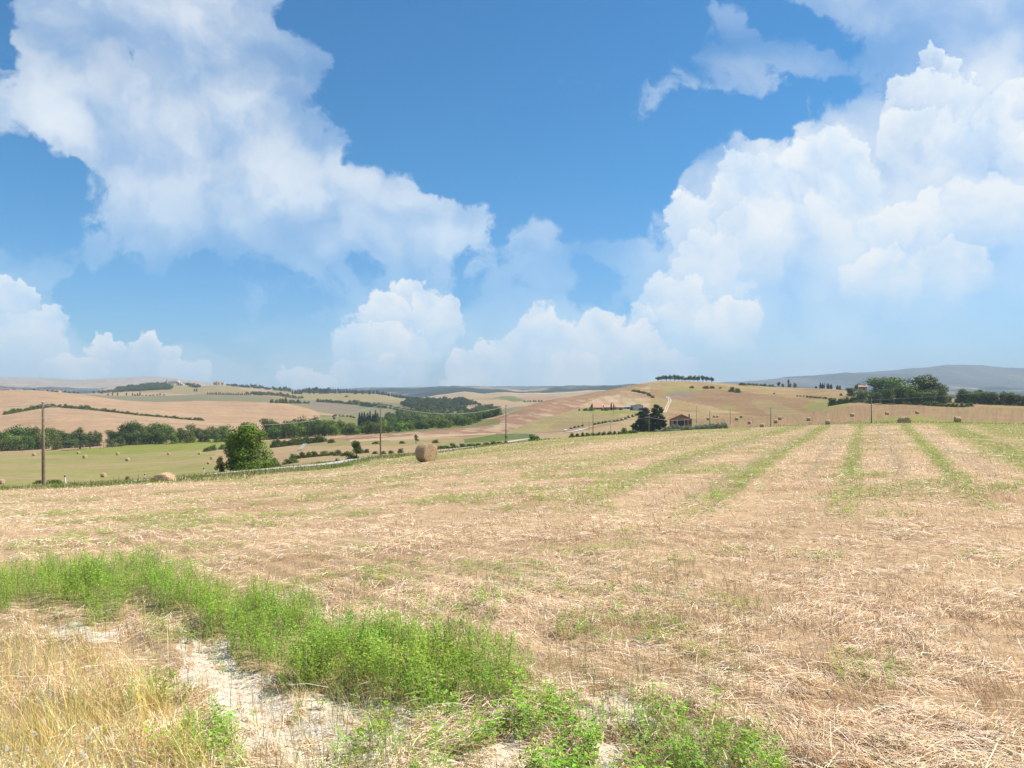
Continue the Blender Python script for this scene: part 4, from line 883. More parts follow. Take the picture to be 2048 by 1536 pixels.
# ---- right hand grove with the farmhouse
for k_, x, y, h, w_, d_, l in [
    ('broad', 1665, 799, 18, 16, 0, 'conical dark tree at the left end of the right hand grove'), ('bush', 1680, 800, 9, 16, 0, 'low bush right of the conical dark tree at the grove end'), ('bush', 1692, 802, 10, 18, 0, 'rounded bush second from the grove end'),
    ('bush', 1682, 785, 7, 8, 620, 'lone small bush above the hedge left of the farmhouse'), ('broad', 1703, 779, 16, 22, 600, 'round tree just left of the hidden farmhouse'), ('umbrella', 1718, 778, 23, 22, 640, 'dark tree behind the left of the farmhouse roof'),
    ('sparse', 1696, 778, 15, 10, 620, 'airy tree left of the farmhouse'), ('bush', 1730, 785, 9, 18, 560, 'bush before the farmhouse wall'),
    ('broad', 1722, 803, 26, 24, 0, 'upright dark tree below the farmhouse'), ('bush', 1706, 803, 12, 16, 0, 'dark bush left of the upright tree below the farmhouse'), ('bright', 1742, 804, 17, 22, 0, 'pale green tree left of the first tall pole of the grove'),
    ('broad', 1771, 793, 45, 72, 560, 'wide dark domed tree rising behind the grove, right of the farmhouse'), ('olive', 1760, 792, 14, 26, 520, 'greyish olive tree under the wide domed tree'), ('olive', 1775, 794, 14, 26, 520, 'second greyish olive tree under the wide domed tree, the right one'),
    ('bright', 1758, 806, 16, 24, 0, 'bright bush behind the pole at the grove'), ('bright', 1775, 807, 14, 24, 0, 'bright bush right of the pole at the grove'),
    ('broad', 1842, 808, 57, 84, 480, 'biggest spreading broadleaf tree of the right hand grove'), ('bright', 1818, 808, 46, 54, 478, 'left shoulder tree of the biggest spreading grove tree'), ('broad', 1870, 809, 44, 46, 474, 'right shoulder tree of the biggest spreading grove tree'),
    ('broad', 1803, 808, 34, 34, 0, 'dark tree below the left of the biggest grove tree'), ('broad', 1832, 808, 30, 34, 0, 'dark tree under the middle of the biggest grove tree'), ('umbrella', 1890, 778, 19, 28, 900, 'distant round dark tree behind the right of the biggest grove tree'),
    ('umbrella', 1920, 785, 12, 26, 800, 'distant low tree on the skyline right of the round one'), ('olive', 1897, 787, 10, 10, 620, 'small olive tree in the golden gap of the grove'), ('olive', 1907, 788, 9, 10, 620, 'second small olive tree in the golden gap of the grove'),
    ('bush', 1898, 805, 16, 16, 0, 'dark bush below the golden gap of the grove'), ('broad', 1923, 806, 30, 32, 0, 'dark tree just right of the golden gap of the grove'), ('broad', 1943, 806, 26, 26, 0, 'tree between two darker ones right of the golden gap'),
    ('broad', 1965, 807, 27, 26, 0, 'round dark tree with a lone rounded top in the right hand hedge'), ('broad', 1990, 809, 22, 26, 0, 'brownish dark tree near the right end of the hedge'), ('broad', 2012, 810, 28, 30, 0, 'tall dark tree near the right edge'), ('broad', 2030, 811, 28, 26, 0, 'last tall dark tree before the right edge'),
    ('broad', 2052, 812, 22, 26, 0, 'dark tree cut by the right edge'), ('broad', 2078, 813, 24, 28, 0, 'dark tree outside the right edge'), ('bush', 1982, 809, 10, 20, 0, 'low bush between the round top tree and the brownish tree')
    , ('broad', 1752, 806, 26, 30, 0, 'dark crowded tree behind the pole of the grove'), ('broad', 1778, 807, 30, 32, 0, 'dark crowded tree left under the biggest grove tree'), ('broad', 1858, 810, 30, 36, 0, 'dark tree in the lower right of the biggest grove tree'), ('broad', 1880, 808, 30, 32, 0, 'dark rounded tree at the right foot of the biggest grove tree'), ('broad', 1950, 808, 30, 30, 0, 'dense dark tree third right of the golden gap'), ('broad', 1978, 809, 30, 30, 0, 'dense dark tree in the middle of the right hand hedge')]:
    if k_ == 'broad': h *= 1.06; w_ *= 1.12; k_ = 'oak'
    if d_: plant(k_, x, y, h, l, d=d_, wpx=w_)
    else: plant(k_, x, y, h, l, dr=(400, 520), wpx=w_)
line('bush', [(1850, 811), (1880, 813), (1920, 814.5), (1942, 813)], 11, 10, 'dark low bush, {} from the left in the hedge foot of the right hand grove', (400, 500), 'hedge foot of the right hand grove', 1, .15, wpx=14)
line('bush', [(1662, 801), (1690, 802), (1712, 803)], 7, 13, 'green thicket bush, {} from the left below and left of the farmhouse', (420, 520), 'thicket left of the farmhouse', 2, .2, wpx=17)
line('bush', [(1700, 805), (1760, 806), (1830, 810)], 12, 8, 'dark underwood bush, {} from the left at the foot of the farmhouse grove', (410, 520), 'underwood at the foot of the farmhouse grove', 1, .15, wpx=14)
# ---- roadside scrub, left
plant('bush', 78, 966, 10, 'spreading green bush left of the first wooden pole', dr=(86, 150), wpx=26); plant('bush', 108, 965, 11, 'spreading green bush right of the first wooden pole', dr=(86, 150), wpx=40)
plant('sparse', 255, 958, 11, 'small grey leafless looking shrub on the far verge of the road', dr=(90, 150), wpx=18)
# ------------------------------------------------------------------ shapes for built things
class MB:
    def __init__(s): s.v = []; s.f = []
    def box(s, x0, x1, y0, y1, z0, z1):
        o = len(s.v); s.v += [(x0,y0,z0),(x1,y0,z0),(x1,y1,z0),(x0,y1,z0),(x0,y0,z1),(x1,y0,z1),(x1,y1,z1),(x0,y1,z1)]
        s.f += [(o,o+3,o+2,o+1),(o+4,o+5,o+6,o+7),(o,o+1,o+5,o+4),(o+1,o+2,o+6,o+5),(o+2,o+3,o+7,o+6),(o+3,o,o+4,o+7)]; return s
    def poly(s, pts, faces): o = len(s.v); s.v += list(pts); s.f += [tuple(i + o for i in f) for f in faces]; return s
    def tube(s, pts, rads, seg=8):
        V, Fc = tube(pts, rads, seg); o = len(s.v); s.v += [tuple(v) for v in V]; s.f += [tuple(int(i) + o for i in f) for f in Fc[:-1]]
        n = len(V); s.f.append(tuple(range(o + n - seg, o + n))); return s
    def build(s, name, m_, parent=None, smooth=False, bevel=0):
        me = bpy.data.meshes.new(name); me.from_pydata(s.v, [], s.f); me.materials.append(m_)
        if smooth: me.polygons.foreach_set('use_smooth', [True] * len(me.polygons))
        me.update(); o = bpy.data.objects.new(name, me); COL.objects.link(o)
        if parent: o.parent = parent
        if bevel: b = o.modifiers.new('bevel', 'BEVEL'); b.width = bevel; b.segments = 2
        return o
M_wood = plain_mat('weathered_pole_wood', (.20, .15, .115), .9, 5, .3)
M_cable = plain_mat('cable', (.36, .35, .33), .5)
M_ins = plain_mat('insulator', (.35, .36, .38), .3)
M_white = plain_mat('white_plastic', (.78, .78, .76), .5, 20, .08); M_black = plain_mat('black_band', (.03, .03, .035), .5)
M_red = plain_mat('reflector', (.45, .06, .04), .3)
def tile_mat(name, rgb):
    m_ = bpy.data.materials.new(name); m_.use_nodes = True; t = NT(m_.node_tree); b = t.n['Principled BSDF']; b.inputs['Roughness'].default_value = .85
    tc = t.new('ShaderNodeTexCoord').outputs['Object']; wv_ = t.new('ShaderNodeTexWave', wave_type='BANDS', bands_direction='Y'); t.l.new(tc, wv_.inputs['Vector']); wv_.inputs['Scale'].default_value = 1.6
    n = t.noise(tc, 2.2, 4, .7)
    c = t.mix(t.mapr(n.outputs[0], .35, .65), (rgb[0], rgb[1], rgb[2], 1), (rgb[0] * 1.25, rgb[1] * 1.3, rgb[2] * 1.35, 1)); c = t.mix(1.0, c, t.mapr(wv_.outputs[1], 0, 1, .75, 1.1), 'MULTIPLY')
    t.l.new(c, b.inputs['Base Color']); bu = t.new('ShaderNodeBump'); bu.inputs['Distance'].default_value = .06; t.l.new(wv_.outputs[1], bu.inputs['Height']); t.l.new(bu.outputs[0], b.inputs['Normal'])
    return m_
M_tile = tile_mat('orange_roof_tiles', (.50, .19, .11)); M_tile2 = tile_mat('faded_roof_tiles', (.36, .22, .16)); M_tile3 = tile_mat('salmon_roof_tiles', (.55, .28, .19))
def brick_mat():
    m_ = bpy.data.materials.new('brick_wall'); m_.use_nodes = True; t = NT(m_.node_tree); b = t.n['Principled BSDF']; b.inputs['Roughness'].default_value = .9
    tc = t.new('ShaderNodeTexCoord').outputs['Object']; mp = t.new('ShaderNodeMapping'); mp.inputs['Rotation'].default_value = (R(90), 0, 0); t.l.new(tc, mp.inputs[0])
    br = t.new('ShaderNodeTexBrick'); br.inputs['Scale'].default_value = 4; br.inputs['Color1'].default_value = (.24, .13, .095, 1); br.inputs['Color2'].default_value = (.30, .19, .14, 1); br.inputs['Mortar'].default_value = (.33, .27, .22, 1)
    t.l.new(mp.outputs[0], br.inputs['Vector']); t.l.new(br.outputs[0], b.inputs['Base Color']); return m_
M_brick = brick_mat(); M_plaster = plain_mat('pale_plaster', (.66, .60, .52), .9, .5, .1); M_ochre = plain_mat('ochre_plaster', (.48, .34, .24), .9, .5, .15)
M_grey = plain_mat('grey_concrete', (.36, .36, .34), .9, .7, .15); M_metal = plain_mat('corrugated_metal', (.46, .45, .42), .5, 1.0, .12, .3)
M_glass_and_shade = plain_mat('dark_window_and_shade', (.03, .035, .045), .15); M_doorw = plain_mat('dark_door', (.09, .045, .03), .6)

# ---- round straw bales
def bale_mat():
    m_ = bpy.data.materials.new('round_bale_straw'); m_.use_nodes = True; t = NT(m_.node_tree); b = t.n['Principled BSDF']; b.inputs['Roughness'].default_value = .9; b.inputs['Specular IOR Level'].default_value = .1
    tc = t.new('ShaderNodeTexCoord').outputs['Object']; sx_ = t.new('ShaderNodeSeparateXYZ'); t.l.new(tc, sx_.inputs[0])
    rad = t.m('SQRT', t.m('ADD', t.m('MULTIPLY', sx_.outputs[1], sx_.outputs[1]), t.m('MULTIPLY', sx_.outputs[2], sx_.outputs[2])))
    ang = t.m('ARCTAN2', sx_.outputs[1], sx_.outputs[2])
    cb = t.new('ShaderNodeCombineXYZ'); t.put(cb.inputs[0], t.m('MULTIPLY', sx_.outputs[0], 26.0)); t.put(cb.inputs[1], t.m('MULTIPLY', ang, 2.2)); t.put(cb.inputs[2], t.m('MULTIPLY', rad, 34.0))
    n = t.noise(cb.outputs[0], 1.0, 5, .65); n2 = t.noise(tc, 3.0, 4, .6)
    side = t.mix(t.mapr(n.outputs[0], .36, .62), (.20, .125, .06, 1), (.84, .63, .39, 1))
    c = t.mix(t.mapr(n2.outputs[0], .35, .7, 0, .55), side, (.30, .20, .115, 1))
    t.l.new(c, b.inputs['Base Color']); bu = t.new('ShaderNodeBump'); bu.inputs['Distance'].default_value = .05; bu.inputs['Strength'].default_value = .9; t.l.new(n.outputs[0], bu.inputs['Height']); t.l.new(bu.outputs[0], b.inputs['Normal'])
    return m_
M_bale = bale_mat()
def bale_mesh(seed, fringe):
    """axis along local x, standing on z = 0, radius .5 and length 1 scaled later"""
    seg = 40; prof = [(-.5, .0), (-.505, .25), (-.5, .42), (-.475, .475), (-.42, .5), (-.2, .503), (0, .5), (.2, .504), (.42, .5), (.475, .475), (.5, .42), (.505, .25), (.5, .0)]
    V = []; Fc = []
    for i, (x, rr) in enumerate(prof):
        for k in range(seg):
            a = 2 * math.pi * k / seg; q = rr * (1 + .035 * (float(fbm(math.cos(a) * 2 + seed * 7, math.sin(a) * 2 + x * 2.5, 3)) - .5) * 2)
            z = math.cos(a) * q; z = max(z, -.47 + .02 * math.sin(k)); V.append((x + .02 * (float(vnoise(a * 3 + seed, rr * 9)) - .5), math.sin(a) * q, z + .47))
    for i in range(len(prof) - 1):
        for k in range(seg): Fc.append((i * seg + k, i * seg + (k + 1) % seg, (i + 1) * seg + (k + 1) % seg, (i + 1) * seg + k))
    V = np.array(V); Fc = np.array(Fc); cols = np.full((len(V), 3), .4)
    if fringe:
        n = fringe; r = np.random.default_rng(seed); a = r.uniform(0, 6.28, n); onend = r.random(n) < .45
        x = np.where(onend, np.where(r.random(n) < .5, -.505, .505), r.uniform(-.5, .5, n)); q = np.where(onend, .5 * np.sqrt(r.random(n)), .5)
        p = np.stack([x, np.sin(a) * q, np.maximum(np.cos(a) * q, -.46) + .47], 1)
        tang = np.stack([r.normal(0, .25, n), np.cos(a), -np.sin(a)], 1) * r.choice([-1, 1], n)[:, None]; outw = np.where(onend[:, None], np.stack([np.sign(x), a * 0, a * 0], 1), np.stack([a * 0, np.sin(a), np.cos(a)], 1))
        d_ = tang + outw * r.uniform(.02, .45, n)[:, None]; L = r.uniform(.03, .10, n)[:, None]; sd_ = np.cross(tang, outw); sd_ /= np.linalg.norm(sd_, axis=1)[:, None] + 1e-6
        tri = np.stack([p - sd_ * .004, p + sd_ * .004, p + d_ * L + sd_ * .001, p + d_ * L - sd_ * .001], 1).reshape(-1, 3)
        tri[:, 2] = np.maximum(tri[:, 2], .005)
        c2 = np.repeat(np.array([.6, .44, .27])[None] * r.uniform(.6, 1.35, (n, 1)), 4, 0)
        Fc = np.concatenate([Fc, np.arange(n * 4).reshape(-1, 4) + len(V)]); V = np.concatenate([V, tri]); cols = np.concatenate([cols, c2])
    mi = np.zeros(len(Fc)); mi[(len(prof) - 1) * seg:] = 1
    o = make_mesh('straw_bale', V, Fc, None, cols, mats=[M_bale, M_straw], midx=mi); me = o.data; bpy.data.objects.remove(o); return me
BM_near = bale_mesh(3, 6000); BM_near2 = bale_mesh(4, 5000); BM = [bale_mesh(5, 500), bale_mesh(6, 500)]
def bale(px, py, hpx, yaw, label, dr=None, d=None, me=None, group='round straw bales on the right hand field', length=.92, sink=0.0):
    if d is None: d = find(px, py, *dr)
    p = at(px, d); h = hpx * d / F
    o = bpy.data.objects.new('straw_bale', me or BM[int(rng.integers(2))]); COL.objects.link(o)
    o.location = (p.x, p.y, p.z - .03 - sink); o.rotation_euler = (0, 0, R(yaw)); o.scale = (h * length, h, h)
    return tag(o, label, 'straw bale', group)
bale(853, 923, 38.5, -41, 'largest and nearest round straw bale, alone on the mown slope left of centre', dr=(50, 85), me=BM_near, group='round straw bales on the near slope', length=.70)
p_ = bale(327, 968, 46, -84, 'round straw bale half hidden by the field edge at left, before the pale road', d=56, me=BM_near2, group='round straw bales on the near slope')
bale(1809, 848, 20, -84, 'brown half hidden round bale, flat end on, just behind the crest of the right field', d=133, me=BM_near2)
BR = [(1915, 843.5, 11.5, -8, (150, 230), 'bale furthest to the right, alone beyond the striped field'), (1655.5, 848, 10, -20, (170, 230), 'bale at the top end of the brightest green stripe'), (1524.5, 855.5, 9, -25, (190, 260), 'bale just left of the pole at the middle of the field crest'),
      (1551.5, 846.5, 8, -20, (240, 420), 'bale just right of the middle crest pole'), (1560, 839.5, 7, -15, (240, 460), 'bale above and right of the one beside the middle crest pole'), (1499, 848.5, 7, -30, (240, 420), 'bale between the silver hedge end and the middle crest pole'),
      (1617, 841.5, 7.5, -15, (240, 460), 'bale standing apart left of the bright stripe bale and higher'), (1704, 833, 7, -10, (240, 470), 'bale left of the tall pole on the right slope'), (1774, 829.5, 6.5, -5, (240, 470), 'bale right of the tall pole, the nearer to it of two'),
      (1834, 827.5, 6, -5, (240, 470), 'bale high on the right slope below the big grove tree'), (1473.5, 840.5, 6.5, -20, (260, 470), 'bale beside the thin pole right of the silver hedge'), (1482.5, 836, 6, -20, (260, 480), 'bale upper right of the one beside the thin pole'),
      (1416.5, 840.5, 6, -30, (300, 480), 'bale left of the pole above the silver hedge'), (1428.5, 835, 5, -30, (300, 480), 'left bale of the touching pair above the silver hedge'), (1434.5, 835, 5, -10, (300, 480), 'right bale of the touching pair above the silver hedge')]
for x, y, h, yw, dr, l in BR: bale(x, y, h, yw, 'small round straw ' + l, dr=dr)
BL = [(68, 911.5, 6, 'bale just left of the first wooden pole in the valley field'), (157, 908, 5.5, 'bale beneath the bright green strip, upper one right of the first pole'), (170, 916.5, 7, 'bale right of the first pole, lower one of two'), (236, 910.5, 6, 'bale in the middle of the valley field beside the green strip'),
      (255, 922, 7, 'bale lowest in the middle of the valley field'), (338, 910, 5.5, 'bale under the right part of the green strip'), (399, 909, 5, 'bale near the right end of the green strip'), (207, 954.5, 9, 'bale close behind the pale road, left of the grey shrub'),
      (424, 919, 6, 'bale just left of the pointed young tree, upper one'), (417, 928, 5.5, 'bale just left of the pointed young tree, lower one'), (3, 968, 10, 'bale cut by the left edge of the picture')]
for x, y, h, l in BL: bale(x, y, h, float(rng.uniform(-40, 0)), 'pale round straw ' + l, dr=(130, 405) if y < 950 else (95, 235), group='round straw bales in the left valley')

# ---- roads laid over the land
def strip(name, pts, width, m_, lift=.06, step=4.0):
    """pts: (px, d)"""
    P = [np.array([(a - 1024) / F * b, b]) for a, b in pts]; out = []
    for i in range(len(P) - 1):
        p0 = P[max(i - 1, 0)]; p1 = P[i]; p2 = P[i + 1]; p3 = P[min(i + 2, len(P) - 1)]; n = max(2, int(np.linalg.norm(p2 - p1) / step))
        for k in range(n):
            t = k / n; out.append(.5 * ((2 * p1) + (-p0 + p2) * t + (2 * p0 - 5 * p1 + 4 * p2 - p3) * t * t + (-p0 + 3 * p1 - 3 * p2 + p3) * t ** 3))
    out.append(P[-1]); out = np.array(out); tg = np.gradient(out, axis=0); tg /= np.linalg.norm(tg, axis=1)[:, None]; nr = np.stack([-tg[:, 1], tg[:, 0]], 1)
    rows = []; M_ = 7
    for j in range(M_):
        q = out + nr * width * (j / (M_ - 1) - .5); z = land(q[:, 0], q[:, 1]) + lift; rows.append(np.stack([q[:, 0], q[:, 1], z], 1))
    zc = np.mean([r_[:, 2] for r_ in rows], axis=0)
    for r_ in rows: r_[:, 2] = np.maximum(r_[:, 2], zc * .5 + r_[:, 2] * .5)
    V = np.stack(rows, 1).reshape(-1, 3); n = len(out); i = np.arange(n - 1)[:, None] * M_ + np.arange(M_ - 1)[None]
    o = make_mesh(name, V, np.stack([i, i + 1, i + M_ + 1, i + M_], -1).reshape(-1, 4), m_); o['kind'] = 'structure'; return o
M_road = plain_mat('pale_worn_asphalt', (.44, .41, .37), .9, .6, .12); M_track = plain_mat('dusty_track', (.52, .42, .31), .95, .4, .15)
strip('road', [(-500, 78), (-200, 80), (0, 82), (85, 85), (200, 90.5), (326, 97), (407, 102), (500, 108), (590, 116), (650, 123), (700, 138), (760, 160), (853, 200), (930, 240), (1000, 262), (1040, 285), (1085, 300)], 4.6, M_road, .10)
strip('road', [(1030, find(1030, 869, 250, 420)), (1080, find(1080, 868, 250, 420)), (1130, find(1130, 865.5, 250, 430)), (1165, find(1165, 859, 280, 460)), (1172, find(1172, 857, 280, 470))], 3.6, M_road, .18)
strip('lane', [(1172, find(1172, 856.5, 280, 470)), (1200, find(1200, 850, 300, 500)), (1235, find(1235, 842, 330, 520)), (1262, find(1262, 833, 340, 600))], 1.8, M_track, .22)
strip('lane', [(600, 300), (612, find(612, 886, 300, 420)), (624, find(624, 881, 300, 440)), (637, find(637, 875.5, 300, 480))], 1.8, plain_mat('worn_lane', (.30, .28, .24), .95, .6, .15), .25)
for nm, dx in (('track', 0), ('track', 4)):
    strip(nm, [(1327 + dx, find(1327, 826, 420, 900)), (1333 + dx, find(1333, 812, 420, 900)), (1338 + dx, find(1338, 801, 420, 900)), (1332 + dx, find(1332, 793, 420, 900))], .8, M_track, .2)

# ---- wooden poles with cables
POLES = {}
def pole(key, px, ytop, d, label, r0=.13):
    p = at(px, d); ztop = CAM_Z - (ytop - YH) / F * d; h = ztop - p.z
    root = empty('utility_pole', p, float(rng.uniform(0, 6)), label, 'utility pole', 'wooden poles crossing the valley')
    lean = float(rng.uniform(-.06, .06)) * (1 if px != 85 else 1.5)
    MB().tube([(0, 0, -.3), (lean * .4, 0, h * .5), (lean, 0, h)], [r0, r0 * .85, r0 * .66], 10).build('shaft', M_wood, root, True)
    MB().tube([(lean + .0, 0, h - .02), (lean, 0, h + .06), (lean, 0, h + .12)], [r0 * .72, r0 * .7, r0 * .15], 8).build('cap', M_ins, root)
    for sx_ in (-1, 1):
        MB().tube([(lean + sx_ * (r0 * .6), 0, h - .35), (lean + sx_ * (r0 + .12), 0, h - .35), (lean + sx_ * (r0 + .14), 0, h - .18)], [.02, .02, .05], 6).build('insulator', M_ins, root)
    POLES[key] = Vector((p.x, p.y, ztop - .2)); return root
pole('a', 87, 805, 73, 'tallest wooden pole, standing by the road at the far left', .16)
pole('b', 761, 807, 131, 'second tall wooden pole, left of the big round bale')
pole('c', 1012, 810, 172, 'third wooden pole, right of the big round bale')
pole('d', 1186, 828, 232, 'dark wooden pole before the far road, left of the conifers')
pole('e', 1298, 832, 228, 'pale pole standing in front of the dark conifers')
pole('f', 1419.5, 823, 262, 'dark pole at the silver hedge right of the brick house')
pole('g', 1541.5, 815, 242, 'pole on the field crest among the middle bales')
pole('h', 1743, 798, 190, 'tallest pole on the right, in front of the grove')
pole('i', 1393, 812, 400, 'thin distant pole just right of the brick house', .11)
pole('j', 1460.5, 819, 350, 'thin distant pole with a stay wire right of the silver hedge', .11)
pole('k', 1165.5, 833, 400, 'faint thin pole left of the dark wooden pole by the far road', .09); pole('l', 1178, 840, 360, 'short faint pole close left of the dark wooden pole', .08)
pole('m', 1226.5, 803, 520, 'faint thin pole before the white wall of the barns', .09); pole('n', 1221, 843, 300, 'faint short pole in the tan field left of the conifers', .07)
POLES['z'] = POLES['a'] + Vector((-52, -16, -1.0)); POLES['y'] = POLES['h'] + Vector((60, -8, 6.5))
def cable(a, b, sag, label, r_=.018, name='overhead_cable'):
    A, B = (POLES[a] if isinstance(a, str) else a), (POLES[b] if isinstance(b, str) else b); pts = []
    for i in range(25):
        t = i / 24; q = A.lerp(B, t); q.z -= sag * 4 * t * (1 - t); pts.append(q)
    return tag(MB().tube(pts, [r_] * 25, 6).build(name, M_cable, None, True), label, 'cable', 'cables between the poles')
cable('z', 'a', .6, 'pale cable running from the tallest pole out of the left edge', .022); cable('a', 'b', 2.6, 'pale sagging cable between the far left pole and the second pole', .022)
cable('b', 'c', 1.6, 'pale sagging cable between the second and third poles', .03); cable('c', 'd', 1.6, 'cable from the third pole down to the dark pole by the far road', .025)
cable('d', 'e', 1.2, 'pale sagging cable reaching the pole by the conifers from the left', .035); cable('e', 'f', 1.8, 'pale sagging cable from the conifer pole past the brick house', .035)
cable('f', 'g', 1.2, 'cable from the silver hedge pole to the crest pole', .02); cable('g', 'h', 1.2, 'cable from the crest pole to the tall right pole', .02); cable('h', 'y', 1.0, 'cable from the tall right pole out of the right edge', .02)
cable('j', Vector((POLES['j'].x - 4.2, POLES['j'].y - 2, POLES['j'].z - 4.4)), 0, 'slanting stay wire left of the thin distant pole', .03, 'stay_wire')
# field fence posts with wires before the left tree line
FP = []
for i, (x, yt, yb) in enumerate([(45, 887, 910), (124, 882, 901), (200, 884, 896), (207, 885, 896), (225, 887, 896), (242, 888, 894)]):
    d_ = 402; p = at(x, d_); h = (yb - yt) * d_ / F; o = MB().tube([(0, 0, -.3), (0, 0, h)], [.10, .08], 6).build('field_post', M_wood); o.location = p
    tag(o, 'thin dark post, %s from the left before the tree line at left' % ordn(i), 'post', 'posts before the left tree line'); FP.append(p + Vector((0, 0, h - .1)))
FP = [FP[0] + Vector((-28, 0, -.3))] + FP
for i in range(len(FP) - 1):
    cable(FP[i], FP[i + 1], .3, 'thin pale wire, %s span from the left before the left tree line' % ordn(i), .03, 'field_wire')['group'] = 'wires before the left tree line'

# ---- roadside posts
def rpost(px, py, hpx, label, dr, lean=0.0):
    d = find(px, py, *dr); p = at(px, d); h = hpx * d / F; w_ = .06 * max(1, h)
    root = empty('roadside_post', p, 0, label, 'roadside post', 'white roadside posts'); root.rotation_euler = (0, R(lean), 0)
    MB().poly([(-w_, -w_, -.1), (w_, -w_, -.1), (w_, w_, -.1), (-w_, w_, -.1), (-w_ * .8, -w_ * .8, h * .74), (w_ * .8, -w_ * .8, h * .74), (w_ * .8, w_ * .8, h * .74), (-w_ * .8, w_ * .8, h * .74)], [(0, 1, 5, 4), (1, 2, 6, 5), (2, 3, 7, 6), (3, 0, 4, 7), (4, 5, 6, 7)]).build('body', M_white, root)
    b = MB().box(-w_ * .84, w_ * .84, -w_ * .84, w_ * .84, h * .74, h * .93).build('dark_band', M_black, root)
    MB().box(-w_ * .4, w_ * .4, -w_ * .9, -w_ * .84, h * .79, h * .9).build('reflector', M_red, root)
    MB().box(-w_ * .7, w_ * .7, -w_ * .7, w_ * .7, h * .93, h).build('tip', M_white, root)
for a in [(131, 964, 19, 'leaning roadside post nearest the first wooden pole', (92, 140), -5), (289.5, 950, 14, 'roadside post standing just left of the half sunk bale', (102, 150), 0), (407.5, 944, 16, 'roadside post left of the pointed young tree', (106, 150), 0), (543.5, 932, 12, 'roadside post right under the big round tree', (114, 160), 0),
          (488.5, 955, 9, 'short roadside post on the near verge below the big round tree', (53, 100), 0), (588, 940, 10, 'short roadside post at the near edge right of the big round tree', (60, 112), 0), (675.5, 927, 9, 'short roadside post by the verge left of the second pole', (74, 124), 0)]: rpost(*a)
# small sign on a stalk behind the big bale
d_ = find(912, 899, 100, 240); p_ = at(912, d_); root = empty('roadside_sign', p_, 0, 'small white round topped sign on a thin stalk right of the big round bale', 'sign'); h = 12 * d_ / F
MB().tube([(0, 0, -.1), (0, 0, h)], [.035, .035], 6).build('stalk', M_ins, root); MB().box(-.17, .17, -.04, -.03, h - .45, h).build('plate', M_white, root, bevel=.01)
# pale box beside the far road
d_ = find(1131, 864, 280, 450); p_ = at(1131, d_); root = empty('roadside_box', p_, 0, 'small white box shaped cabin standing beside the far road, left of the lane bushes', 'cabin'); root.scale = (1.15,) * 3
MB().box(-.45, .45, -.4, .4, 0, .85).build('body', M_white, root, bevel=.03); MB().poly([(-.5, -.5, .85), (.5, -.5, .85), (.5, .45, .85), (-.5, .45, .85), (-.5, -.5, .9), (.5, -.5, .9), (.5, .45, 1.05), (-.5, .45, 1.05)], [(0, 3, 2, 1), (4, 5, 6, 7), (0, 1, 5, 4), (1, 2, 6, 5), (2, 3, 7, 6), (3, 0, 4, 7)]).build('lid', M_white, root)
MB().box(-.62, -.47, -.38, .3, 0, .6).build('side_locker', plain_mat('teal_paint', (.12, .30, .30), .5), root)

